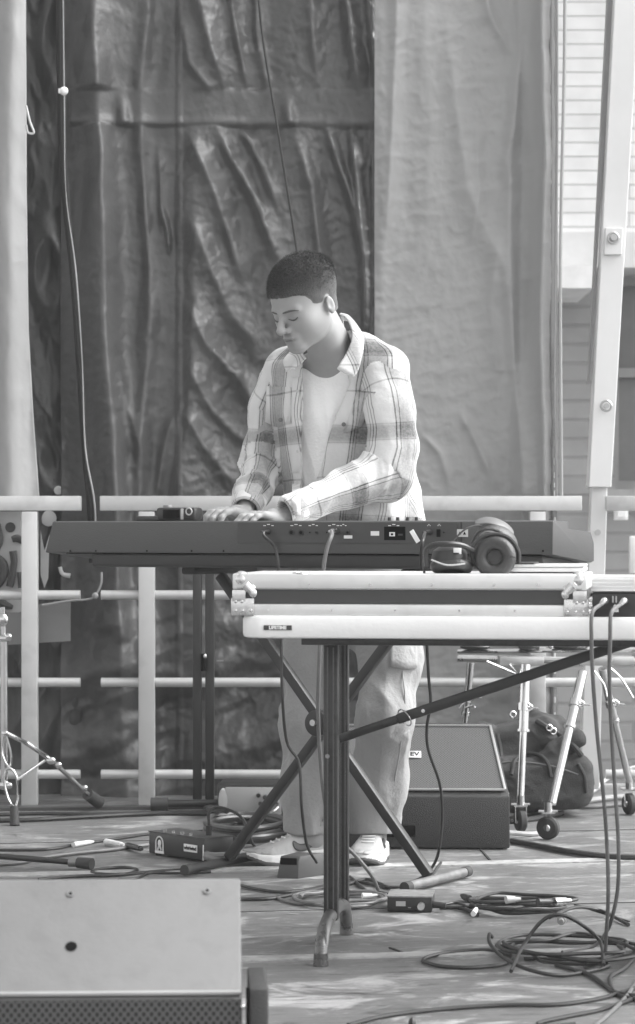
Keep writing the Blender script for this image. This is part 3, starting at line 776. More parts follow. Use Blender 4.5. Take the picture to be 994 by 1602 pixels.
def sd_body(p):
    d = sd_head(p)
    d = smin(d, s_cap(p, NK[0], NK[1], .050, .058), .028)
    d = smin(d, s_cap(p, P(503, 500, 7.20), P(532, 562, 7.37), .048, .056), .02)
    q = sd_trunk(p, -.028, -.028, top=TB[0].z - .0, bot=TB[-1].z - .05)
    q = smin(q, s_chain(p, [P(478, 580, 7.36), P(520, 566, 7.33), P(570, 574, 7.28)], [.045, .05, .045]), .04)
    d = smin(d, q, .03)
    for sh, el, wr in ((SHL, ELL, WRL), (SHR, ELR, WRR)):
        d = smin(d, s_chain(p, [sh, el, wr], [.046, .036, .024]), .02)
    d = smin(d, sd_hand(p, HANDL), .01); d = smin(d, sd_hand(p, HANDR), .01)
    for hp, kn, an in ((HIPL, KNL, ANL), (HIPR, KNR, ANR)):
        d = smin(d, s_chain(p, [hp, kn, an], [.075, .050, .036]), .03)
        d = smin(d, s_cap(p, an, Vector((an.x, an.y, .055)) + (Vector((-.05, -.01, 0)) if an.x < 0 else Vector((0, -.05, 0))), .032, .026), .02)
    return d
person_V, person_Q = surface_nets(sd_body, (-.38, 6.86, .03), (.34, 7.62, 1.80), .0036)
ql = head_local(person_V)
tone = np.full(len(person_V), .30)
def blob(c, r, amt, sym=True):
    q = ql.copy()
    if sym: q[:, 0] = np.abs(q[:, 0])
    return amt * np.exp(-(((q - np.array(c)) / np.array(r)) ** 2).sum(1))
tone *= 1 - blob((0, .104, -.0612), (.024, .014, .0035), .45, False)
tone *= 1 - blob((0, .104, -.0615), (.022, .012, .0085), .25, False)            # lips
tone *= 1 - blob((0, .090, -.088), (.040, .03, .022), .10, False)              # stubble shade on the chin
tone *= 1 - blob((0, .105, -.048), (.020, .02, .006), .14, False)
person = None
per = thing('person', 'young man with short dark hair in an open plaid shirt playing the keyboard', 'person', (per_root_at.x, per_root_at.y, 0))
body = np_mesh('body', person_V, person_Q, skin_mat(), per, inv=inv_of(per), col=tone)
# ---- hair
def hair_mat():
    m = bpy.data.materials.new('hair'); m.use_nodes = True
    t = m.node_tree; N = t.nodes; L = t.links; b = N['Principled BSDF']
    at = N.new('ShaderNodeAttribute'); at.attribute_name = 'tone'
    tc = N.new('ShaderNodeTexCoord'); mp = N.new('ShaderNodeMapping'); mp.inputs['Scale'].default_value = (1, 1, .25); L.new(tc.outputs['Object'], mp.inputs[0])
    n = N.new('ShaderNodeTexNoise'); n.inputs['Scale'].default_value = 260; n.inputs['Detail'].default_value = 3; L.new(mp.outputs[0], n.inputs['Vector'])
    r = N.new('ShaderNodeMapRange'); r.inputs['From Min'].default_value = .3; r.inputs['From Max'].default_value = .7; r.inputs['To Min'].default_value = .75; r.inputs['To Max'].default_value = 1.25; L.new(n.outputs[0], r.inputs['Value'])
    mu = N.new('ShaderNodeMath'); mu.operation = 'MULTIPLY'; L.new(at.outputs['Fac'], mu.inputs[0]); L.new(r.outputs[0], mu.inputs[1]); L.new(mu.outputs[0], b.inputs['Base Color'])
    b.inputs['Roughness'].default_value = .6; b.inputs['Sheen Weight'].default_value = .15; b.inputs['Sheen Roughness'].default_value = .4
    bp = N.new('ShaderNodeBump'); bp.inputs['Strength'].default_value = .35; bp.inputs['Distance'].default_value = .003
    L.new(n.outputs[0], bp.inputs['Height']); L.new(bp.outputs[0], b.inputs['Normal'])
    return m
def hairline(q):
    """positive inside the haired part of the scalp"""
    y, z = q[:, 1], q[:, 2]; s = np.abs(q[:, 0])
    # front hairline height falls back towards the temple, then drops as the sideburn in front of the ear
    jag = .007 * fbm(q[:, 0] * 130, q[:, 1] * 130, q[:, 2] * 130, 3)
    line_y = np.interp(z, [-.06, -.045, -.028, -.016, .0, .015, .030, .042, .050, .058, .09, .12], [-.09, -.060, .008, .027, .036, .041, .046, .056, .070, .10, .15, .2]) + jag
    line_y = line_y + .030 * np.exp(-((z - .044) / .010) ** 2) * np.clip((.040 - s) / .02, 0, 1)
    ear = np.sqrt(((y + .012) / .0165) ** 2 + ((z + .006) / .028) ** 2) - 1
    nape = z - (-.034 + .0 * y)
    return np.minimum(np.minimum((line_y - y), nape), ear * .02)
def sd_hair(p):
    q = head_local(p)
    d = s_ell(q, (0, -.006, .046), (.0735, .096, .080)); d = smin(d, s_ell(q, (0, .035, .03), (.060, .062, .055)), .03)
    d = smin(d, s_ell(q, (0, -.03, -.03), (.056, .050, .055)), .03)
    topk = np.clip((q[:, 2] - .05) / .05, 0, 1)
    hl = hairline(q)
    th = (.0012 + (.0115 - .006 * np.clip((q[:, 1] - .03) / .05, 0, 1)) * topk + .003 * np.clip((q[:, 2] - .02) / .04, 0, 1)) * np.clip(hl / .012, 0, 1) ** .6
    th = th + topk * .0022 * fbm(q[:, 0] * 130, q[:, 1] * 90, q[:, 2] * 90, 3)
    return smax(d - th, -hl, .003) * HS
hv, hq = surface_nets(sd_hair, tuple(np.array(HC) - .17), tuple(np.array(HC) + np.array((.16, .17, .21))), .0028)
hl = head_local(hv)
fade = np.clip((hl[:, 2] - (-.05)) / .13, 0, 1)
np_mesh('hair', hv, hq, hair_mat(), per, inv=inv_of(per), col=.10 - .070 * fade + .12 * np.exp(-np.clip(hairline(hl), 0, 1) / .0035))
# short strands standing off the scalp, shorter and sparser towards the hairline
_rh = np.random.RandomState(11); ns = 26000
hs_ = np.clip(hairline(hl), 0, 1); tk = np.clip((hl[:, 2] - .03) / .06, 0, 1)
wgt = (hs_ > .0005) * (.25 + tk) * np.clip(hs_ / .010, .12, 1); wgt = wgt / wgt.sum()
ii = _rh.choice(len(hv), ns, p=wgt)
b0 = hv[ii] + (_rh.rand(ns, 3) - .5) * .0028; lq = hl[ii]
nl = (lq - np.array((0, -.006, .036))) / np.array((.0735, .096, .086)) ** 2; nl /= np.linalg.norm(nl, axis=1)[:, None]
gr = np.array((0, .55, -.25)) + (_rh.rand(ns, 3) - .5) * .9
dl = nl * .75 + gr * (.5 + .3 * tk[ii])[:, None]; dl /= np.linalg.norm(dl, axis=1)[:, None]
dw = dl @ HM
Ls = (.0022 + .0065 * tk[ii]) * (.6 + .7 * _rh.rand(ns)) * np.clip(.55 + hs_[ii] / .02, 0, 1)
sd_ = np.cross(dw, _rh.rand(ns, 3) - .5); sd_ /= np.linalg.norm(sd_, axis=1)[:, None]
tv = np.stack([b0 - sd_ * .00045, b0 + sd_ * .00045, b0 + dw * Ls[:, None]], 1).reshape(-1, 3)
hob = [o for o in SC.objects if o.parent == per and o.name.startswith('hair')][0]
np_mesh('strands', tv, np.arange(ns * 3).reshape(-1, 3), hair_mat(), hob, inv=inv_of(per), col=np.repeat(.040 + .09 * (1 - tk[ii]) * _rh.rand(ns), 3), smooth=False)
M_brow = mat('brow_hair', .08, .8, var=.4, scale=300)
def on_head(x, y, z, lift=.0015):
    """drop a head-local point onto the face surface along forward"""
    lo_, hi_ = y - .03, y + .03
    for _ in range(18):
        mid = (lo_ + hi_) / 2; pt = np.array([list(head_world((x, mid, z)))])
        if sd_head(pt)[0] > 0: hi_ = mid
        else: lo_ = mid
    return head_world((x, lo_ + lift, z))
for s in (1, -1):
    e = MB()
    e.tube([on_head(s * x, .085, z, .0004) for x, z in ((.012, .0165), (.021, .0175), (.032, .0185), (.043, .0175), (.052, .0135))], [.0018, .0028, .0028, .0022, .0009], n=6)
    e.build('eyebrow', M_brow, per, world=True)
    e = MB()
    e.tube([on_head(s * x, .08, z, .0012) for x, z in ((.0165, -.0035), (.024, -.0075), (.032, -.0090), (.040, -.0070), (.0465, -.002))], [.0010, .0019, .0024, .0022, .0010], n=5)
    e.build('eyelashes', M_brow, per, world=True)
# ---- T-shirt
M_tee = mat('white_jersey', .84, .85, var=.03, scale=12, bump=.25, bscale=120, sheen=.2)
def sd_tee(p):
    fold = .009 * ridged(p[:, 0] * 16 + p[:, 2] * 3, p[:, 2] * 3.5 + p[:, 0] * 5, p[:, 1] * 6, 2) + .003 * fbm(p[:, 0] * 9, p[:, 1] * 9, p[:, 2] * 7, 2)
    fold = fold * np.clip((1.40 - p[:, 2]) / .10, .12, 1)
    d = sd_trunk(p, -.016, -.016, top=TB[0].z + .0, bot=.90)
    d = smin(d, s_chain(p, [P(470, 588, 7.38), P(520, 575, 7.34), P(578, 583, 7.28)], [.055, .062, .055]), .03) - fold
    # ribbed neckline: a bowl scooped round the neck
    c = np.array(P(506, 548, 7.17)); nk = s_ell(p, c, (.074, .085, .062))
    d = smax(d, -nk, .004)
    rim = np.abs(nk) - .0045
    return smin(d, np.maximum(np.maximum(rim, np.abs(d) - .004), -1), .002)
v_, q_ = surface_nets(sd_tee, (-.30, 7.02, .86), (.30, 7.62, 1.52), .0045)
np_mesh('t_shirt', v_, q_, M_tee, per, inv=inv_of(per))
# ---- plaid overshirt
def plaid_mat():
    m = bpy.data.materials.new('plaid_flannel'); m.use_nodes = True
    t = m.node_tree; N = t.nodes; L = t.links; b = N['Principled BSDF']
    uv = N.new('ShaderNodeUVMap'); sp = N.new('ShaderNodeSeparateXYZ'); L.new(uv.outputs[0], sp.inputs[0])
    def M(op, *a):
        q = N.new('ShaderNodeMath'); q.operation = op
        for i, x in enumerate(a):
            if isinstance(x, (int, float)): q.inputs[i].default_value = x
            else: L.new(x, q.inputs[i])
        return q.outputs[0]
    tcw = N.new('ShaderNodeTexCoord'); wn = N.new('ShaderNodeTexNoise'); wn.inputs['Scale'].default_value = 9; L.new(tcw.outputs['Object'], wn.inputs['Vector'])
    wob = M('MULTIPLY', M('SUBTRACT', wn.outputs[0], .5), .012)
    def bands(co, period, lines):
        """soft stripes: (centre, half width, strength) over a repeating period, all metres"""
        fr = M('MODULO', M('ADD', M('ADD', co, wob), 50 * period), period); tot = None
        for c, hw, st in lines:
            dd = M('ABSOLUTE', M('SUBTRACT', fr, c))
            s = N.new('ShaderNodeMapRange'); s.interpolation_type = 'SMOOTHSTEP'
            s.inputs['From Min'].default_value = hw * .5; s.inputs['From Max'].default_value = hw * 1.45; s.inputs['To Min'].default_value = st; s.inputs['To Max'].default_value = 0
            L.new(dd, s.inputs['Value']); tot = s.outputs[0] if tot is None else M('MAXIMUM', tot, s.outputs[0])
        return tot
    vl = bands(sp.outputs[0], .19, ((.045, .028, .40), (.0150, .0018, .62), (.0235, .0014, .66), (.0310, .0012, .62), (.0750, .0018, .62), (.0660, .0014, .66), (.122, .0013, .46), (.130, .0013, .46), (.138, .0013, .40)))
    hl_ = bands(sp.outputs[1], .250, ((.045, .022, .36), (.0215, .0014, .30), (.0685, .0014, .30), (.170, .0026, .27)))
    sub = M('ADD', vl, hl_)
    # woven diagonal twill and soft nap
    wv = N.new('ShaderNodeTexNoise'); wv.inputs['Scale'].default_value = 160; wv.inputs['Detail'].default_value = 2; L.new(tcw.outputs['Object'], wv.inputs['Vector'])
    sub = M('MULTIPLY', sub, M('MULTIPLY_ADD', wv.outputs[0], .6, .55))
    k = M('MULTIPLY', .60, M('POWER', M('SUBTRACT', 1, M('MINIMUM', M('MULTIPLY', sub, 1.0), .85)), 1.5))
    L.new(k, b.inputs['Base Color']); b.inputs['Roughness'].default_value = .92; b.inputs['Sheen Weight'].default_value = .15
    n2 = N.new('ShaderNodeTexNoise'); n2.inputs['Scale'].default_value = 90; n2.inputs['Detail'].default_value = 5; L.new(tcw.outputs['Object'], n2.inputs['Vector'])
    bp = N.new('ShaderNodeBump'); bp.inputs['Strength'].default_value = .25; bp.inputs['Distance'].default_value = .006; L.new(n2.outputs[0], bp.inputs['Height']); L.new(bp.outputs[0], b.inputs['Normal'])
    return m
M_plaid = plaid_mat()
SLL = ([P(440, 600, 7.42), P(424, 640, 7.45), P(415, 700, 7.45), P(410, 735, 7.42), P(398, 768, 7.30), P(386, 794, 7.22)], [.066, .058, .050, .052, .048, .042])
SLR = ([P(600, 588, 7.24), P(612, 640, 7.20), P(615, 700, 7.20), P(604, 742, 7.20), P(540, 764, 7.13), P(453, 800, 7.05)], [.070, .066, .064, .066, .050, .042])
def chain_t(p, pts):
    """closest segment: running length along the chain, and angle"""
    best = np.full(len(p), 1e9); L_ = np.zeros(len(p)); acc = 0.0; ang_ = np.zeros(len(p))
    for i in range(len(pts) - 1):
        a = np.array(pts[i]); b = np.array(pts[i + 1]); ab = b - a; l = np.linalg.norm(ab)
        t = np.clip(((p - a) @ ab) / (l * l), 0, 1); q = p - a - t[:, None] * ab; d = np.linalg.norm(q, axis=1)
        zz = ab / l; xx = np.cross(zz, np.array((0, 1.0, 0))); xx /= np.linalg.norm(xx); yy = np.cross(zz, xx)
        mk = d < best; best = np.where(mk, d, best); L_ = np.where(mk, acc + t * l, L_); ang_ = np.where(mk, np.arctan2(q @ yy, q @ xx), ang_)
        acc += l
    return L_, ang_, acc
def sleeve(p, S, seed, elbow):
    d = s_chain(p, S[0], S[1], .03)
    L_, an, tot = chain_t(p, S[0])
    e_ = np.array(S[0][-1]); v_e = e_ - np.array(S[0][-2]); v_e = v_e / np.linalg.norm(v_e)
    w_ = np.exp(-((L_ - elbow) / .075) ** 2); w2 = np.exp(-((L_ - tot + .03) / .05) ** 2)
    d = d - (.003 + .011 * w_ + .005 * w2) * ridged(L_ * 17 + an * .55 + seed, an * 1.1 + L_ * 3, seed, 2) - .006 * fbm(L_ * 9, an * 1.3, seed, 2)
    near = np.linalg.norm(p - e_, axis=1) < .09
    d = np.where(near, smax(d, (p - e_) @ v_e - .012, .004), d)
    return smax(d, -s_cap(p, e_ - v_e * .02, e_ + v_e * .06, S[1][-1] - .010), .003)
def trunk_c(z):
    o = np.argsort(TZ); return np.interp(z, TZ[o], TCX[o]), np.interp(z, TZ[o], TCY[o])
OPL = [(545, 475), (600, 474), (700, 473), (800, 470), (1000, 470)]       # photo rows/columns of the opening's edges
OPR = [(540, 548), (575, 540), (600, 545), (640, 531), (680, 517), (720, 504), (760, 489), (790, 482), (1000, 480)]
SHTOP = [P(452, 580, 7.41), P(488, 566, 7.37), P(525, 548, 7.33), P(562, 560, 7.29), P(600, 578, 7.25)]
def sd_shirt_body(p):
    f1 = .009 * ridged(p[:, 0] * 5 + p[:, 2] * 2.2, p[:, 2] * 2.6 - p[:, 0] * 4, p[:, 1] * 3, 2) + .006 * fbm(p[:, 0] * 14, p[:, 1] * 12, p[:, 2] * 6, 3)
    A = [.168, .180, .178, .184, .203, .21]; Bq = [.085, .126, .132, .135, .14, .14]
    d = sd_trunk(p, .0, .0, top=TB[0].z + .01, bot=.86, a=A, b=Bq)
    d = smin(d, s_chain(p, SHTOP, [.066, .063, .060, .066, .068]), .035)
    # belly of the shirt hanging back on the photo-right side
    d = smin(d, s_cap(p, P(622, 742, 7.40), P(628, 850, 7.40), .055, .07), .05)
    return d - f1
def sd_shirt(p):
    d = sd_shirt_body(p)
    d = smin(d, sleeve(p, SLL, 2.0, .27), .012)
    d = smin(d, sleeve(p, SLR, 6.0, .33), .012)
    # open front: remove the strip between the two edges on the lens side, and the neck hole
    z = p[:, 2]; row = YH - (z - H) * F / 7.22; col = XC + p[:, 0] * F / 7.22
    l = np.interp(row, [a for a, b in OPL], [b for a, b in OPL]); r_ = np.interp(row, [a for a, b in OPR], [b for a, b in OPR])
    l = l + 1.2 * np.sin(row / 19.0); r_ = r_ + 2.0 * np.sin(row / 23.0 + 1)
    cx, cy = trunk_c(z); vf = (p[:, 0] - cx) * ty[0] + (p[:, 1] - cy) * ty[1]
    arm = np.minimum(s_chain(p, SLL[0], SLL[1]), s_chain(p, SLR[0][2:], SLR[1][2:]))
    cut = np.maximum(np.maximum((l - col) * 7.22 / F, (col - r_) * 7.22 / F), -(vf + .02))
    cut = np.maximum(cut, -(arm - .012))
    d = smax(d, -cut, .004)
    nk = s_cap(p, P(500, 505, 7.14), P(520, 562, 7.31), .074, .066); return smax(d, -nk, .005)
v_, q_ = surface_nets(sd_shirt, (-.34, 6.95, .84), (.36, 7.66, 1.56), .0043)
fc = v_[q_].mean(1)
la = s_chain(fc, SLL[0], SLL[1]); ra = s_chain(fc, SLR[0], SLR[1]); bd = sd_shirt_body(fc)
lab = np.argmin(np.stack([bd - .004, la, ra], 1), 1)
pv = v_[q_].reshape(-1, 3); lab4 = np.repeat(lab, 4)
def surf(x, y, off=.004):
    """distance of the shirt front seen at a photo point"""
    lo_, hi_ = 6.95, 7.45; dd = np.linspace(lo_, hi_, 400); pp = np.array([list(P(x, y, d)) for d in dd]); s = sd_shirt(pp)
    k = np.argmax(s < 0); return (dd[k] if s[k] < 0 else 7.25) - off
UO = [0.0, 0.0]
def body_uv(pv):
    """cloth coordinates of the shirt's trunk; the two fronts hang slightly apart so their bands lean"""
    cx, cy = trunk_c(pv[:, 2])
    uu = (pv[:, 0] - cx) * tx[0] + (pv[:, 1] - cy) * tx[1]; vv = (pv[:, 0] - cx) * ty[0] + (pv[:, 1] - cy) * ty[1]
    an = np.arctan2(uu, np.abs(vv) + .05) * .19
    ub = np.where(uu > -.005, an + (pv[:, 2] - 1.25) * -.22 + UO[1], an + UO[0] + (pv[:, 2] - 1.25) * .05) + 1.9
    return ub, pv[:, 2] + .06 * np.abs(uu) + 1.045 - P(0, 678, 7.25).z
for k_, (px_, py_) in enumerate(((436, 630), (588, 560))):      # set the stripe phase of each front
    UO[k_] = .045 - float(body_uv(np.array([list(P(px_, py_, surf(px_, py_)))]))[0][0] - 1.9 - .19 * 10)
ub, vb = body_uv(pv)
L1, a1, t1 = chain_t(pv, SLL[0]); L2, a2, t2 = chain_t(pv, SLR[0])
def unwrap(a, fcen):  # keep one quad on one side of the angle cut
    a = a.reshape(-1, 4); ref = a[:, :1]; return (ref + (a - ref + math.pi) % (2 * math.pi) - math.pi).ravel()
a1 = unwrap(a1, 0); a2 = unwrap(a2, 0)
U_ = np.where(lab4 == 0, ub, np.where(lab4 == 1, a1 * .052 + .03 + 1.65, a2 * .0525 + .06 + 1.65))
V_ = np.where(lab4 == 0, vb - .25 * 0, np.where(lab4 == 1, -L1 + 1.0 + .22, -L2 + 1.0 + .215))
np_mesh('shirt', v_, q_, M_plaid, per, uv=np.stack([U_, V_], 1), inv=inv_of(per))
for S_ in (SLL, SLR):       # buttoned cuffs
    e_ = Vector(S_[0][-1]); d_ = (e_ - Vector(S_[0][-2])).normalized(); r_ = S_[1][-1]
    c_ = MB().lathe([(r_ - .009, .008), (r_ - .007, .0135), (r_ - .002, .0145), (r_ + .0015, .010), (r_ + .0025, -.010), (r_ + .0035, -.030), (r_ + .001, -.038)], e_, d_, n=36)
    vs_ = np.array([list(v) for v in c_.v]); fs_ = np.array(c_.f); uv_ = np.array([[(f % 36) / 36 * 2 * math.pi * r_ + .03, -(f // 36) * .011 + .20] for q in c_.f for f in q]); 
    uv_[:, 0] = np.where((uv_.reshape(-1, 4, 2)[:, :, 0].max(1) - uv_.reshape(-1, 4, 2)[:, :, 0].min(1) > .1).repeat(4), .03, uv_[:, 0])
    np_mesh('cuff', vs_, fs_, M_plaid, per, uv=uv_, inv=inv_of(per))
# collar leaves, pockets, buttons
M_coll = M_plaid
def leaf(name, rows, th=.006, uvs=None, m=None, cloth=False):
    """cloth piece lofted through rows of photo points (x, y, distance)"""
    n = len(rows[0]); k = 5; pts = []
    R_ = [[P(*q) for q in r] for r in rows]
    def cr_(a, b, c, d, t): return 0.5 * ((2 * b) + (c - a) * t + (2 * a - 5 * b + 4 * c - d) * t * t + (3 * b - a - 3 * c + d) * t ** 3)
    def dens(r):
        q = [r[0] * 2 - r[1]] + r + [r[-1] * 2 - r[-2]]; o = []
        for i in range(1, len(q) - 2):
            for j in range(k): o.append(cr_(q[i - 1], q[i], q[i + 1], q[i + 2], j / k))
        return o + [r[-1]]
    A = [dens(r) for r in R_]; cols = [dens([a[i] for a in A]) for i in range(len(A[0]))] if len(A) > 2 else [[a[i] for a in A] for i in range(len(A[0]))]
    nu, nv = len(cols), len(cols[0]); vs = np.array([list(cols[i][j]) for i in range(nu) for j in range(nv)])
    qs = np.array([[i * nv + j, (i + 1) * nv + j, (i + 1) * nv + j + 1, i * nv + j + 1] for i in range(nu - 1) for j in range(nv - 1)])
    cuv = vs[qs].reshape(-1, 3); uv = np.stack([cuv[:, 0] * 1.1 + cuv[:, 1] * .5 + (uvs or (0, 0))[0] + 1.65, cuv[:, 2] + (uvs or (0, 0))[1]], 1)
    if cloth: uv = np.stack(body_uv(cuv), 1)
    o = np_mesh(name, vs, qs, m or M_coll, per, uv=uv, inv=inv_of(per))
    md = o.modifiers.new('t', 'SOLIDIFY'); md.thickness = th; md.offset = 0
    return o
leaf('collar', [[(532, 493, 7.42), (541, 497, 7.36), (549, 512, 7.26), (551, 530, 7.19), (543, 552, 7.15), (528, 577, 7.12)],
                [(534, 491, 7.425), (546, 495, 7.37), (558, 512, 7.265), (561, 535, 7.175), (554, 560, 7.13), (540, 583, 7.105)],
                [(536, 500, 7.44), (553, 505, 7.38), (567, 524, 7.27), (568, 548, 7.16), (563, 572, 7.11), (555, 590, 7.095)]], uvs=(.02, .0))
leaf('collar', [[(479, 560, 7.20), (473, 566, 7.205), (467, 572, 7.21), (461, 578, 7.21)],
                [(470, 549, 7.24), (464, 556, 7.225), (459, 565, 7.21), (456, 577, 7.20)],
                [(462, 546, 7.30), (451, 555, 7.26), (444, 566, 7.235), (449, 582, 7.205)]], uvs=(.06, .0))
leaf('collar_back', [[(536, 493, 7.43), (520, 503, 7.46), (500, 520, 7.46), (480, 536, 7.40), (464, 540, 7.30)],
                     [(538, 510, 7.45), (522, 520, 7.48), (500, 534, 7.48), (478, 546, 7.42), (462, 552, 7.31)]], uvs=(.1, 0))
M_btn = mat('shirt_button', .12, .35)
for (xs, ys) in (((421, 438, 452), (592, 652, 664)), ((522, 542, 562), (606, 655, 667))):
    pass
def flap(c0, c1, c2, c3, tip):
    q = [[(x, y, surf(x, y, .005)) for x, y in r] for r in ((c0, ((c0[0] + c1[0]) / 2, (c0[1] + c1[1]) / 2), c1), (c3, tip, c2))]
    return leaf('pocket_flap', q, th=.005, cloth=True)
flap((418, 604), (456, 606), (455, 662), (416, 660), (436, 668))
flap((536, 610), (588, 613), (566, 668), (517, 670), (540, 676))
for x, y in ((439, 657), (538, 664)):
    c = P(x, y, surf(x, y, .011)); MB().cyl(c, c + Vector((0, -.004, 0)), .0062, n=14).build('button', M_btn, per, world=True)
for x, y in ((466, 612), (466, 656), (466, 706), (465, 755), (452, 569), (548, 581)):
    c = P(x, y, surf(x, y, .004)); MB().cyl(c, c + Vector((0, -.003, 0)), .0045, n=12).build('button', mat('pale_button', .45, .3), per, world=True)
rows = [[(x, y, surf(min(x, 468), y, .005)) for y in range(590, 830, 24)] for x in (457, 463, 470)]
leaf('placket', rows, th=.003, cloth=True)
# ---- trousers
M_tr = mat('pale_cotton', .30, .9, var=.05, scale=10, bump=.25, bscale=110, sheen=.1)
LGL = ([P(505, 940, 7.44), P(488, 1030, 7.42), P(484, 1130, 7.38), P(484, 1230, 7.38), P(485, 1296, 7.38)], [.092, .080, .070, .068, .068])
LGR = ([P(592, 940, 7.35), P(613, 1030, 7.30), P(606, 1120, 7.24), P(592, 1220, 7.38), P(585, 1296, 7.44)], [.094, .080, .072, .074, .068])
def trleg(p, S, seed):
    d = s_chain(p, S[0], S[1], .05); L_, an_, tot = chain_t(p, S[0])
    kn = np.exp(-((L_ - .34) / .10) ** 2); hm = np.exp(-((L_ - tot) / .10) ** 2)
    d = d - (.002 + .005 * kn + .006 * hm) * ridged(L_ * 10 + np.sin(an_ + seed) * .9, an_ * .9 + L_ * 2, seed, 2) - .004 * fbm(L_ * 3, an_ * 1.4, seed, 2) - .006 * ridged(an_ * 1.2 + L_ * 1.4, L_ * 1.2, seed + 4, 2)
    hem = S[0][-1].z - .012 + .004 * np.sin(an_ * 2 + seed)
    d = smax(d, hem - p[:, 2], .004)
    inner = s_chain(p, S[0], [r - .010 for r in S[1]], .05)
    return smax(d, -np.maximum(inner, p[:, 2] - hem - .05), .002)
def sd_trou(p):
    d = smin(trleg(p, LGL, 1.0), trleg(p, LGR, 5.0), .006)
    return smin(d, sd_trunk(p, .004, .0, top=1.03, bot=.84), .03)
v_, q_ = surface_nets(sd_trou, (-.28, 7.05, .03), (.36, 7.66, 1.06), .0050)
np_mesh('trousers', v_, q_, M_tr, per, inv=inv_of(per))
def tsurf(x, y, off=.004):
    dd = np.linspace(7.0, 7.5, 400); pp = np.array([list(P(x, y, d)) for d in dd]); s = sd_trou(pp); k = np.argmax(s < 0)
    return (dd[k] if s[k] < 0 else 7.3) - off
def patch(name, rows, m, th=.008):
    o = leaf(name, [[(x, y, tsurf(x, y)) for x, y in r] for r in rows], th=th, m=m); return o
patch('cargo_pocket', [[(612, 925), (632, 925), (648, 928)], [(611, 985), (632, 987), (650, 988)], [(610, 1043), (632, 1047), (651, 1046)]], M_tr, .014)
MB().tube([P(x, y, tsurf(x, y, .0)) for x, y in ((630, 1050), (634, 1100), (628, 1160), (618, 1220), (606, 1285))], .0022, n=6).build('seam', M_tr, per, world=True)
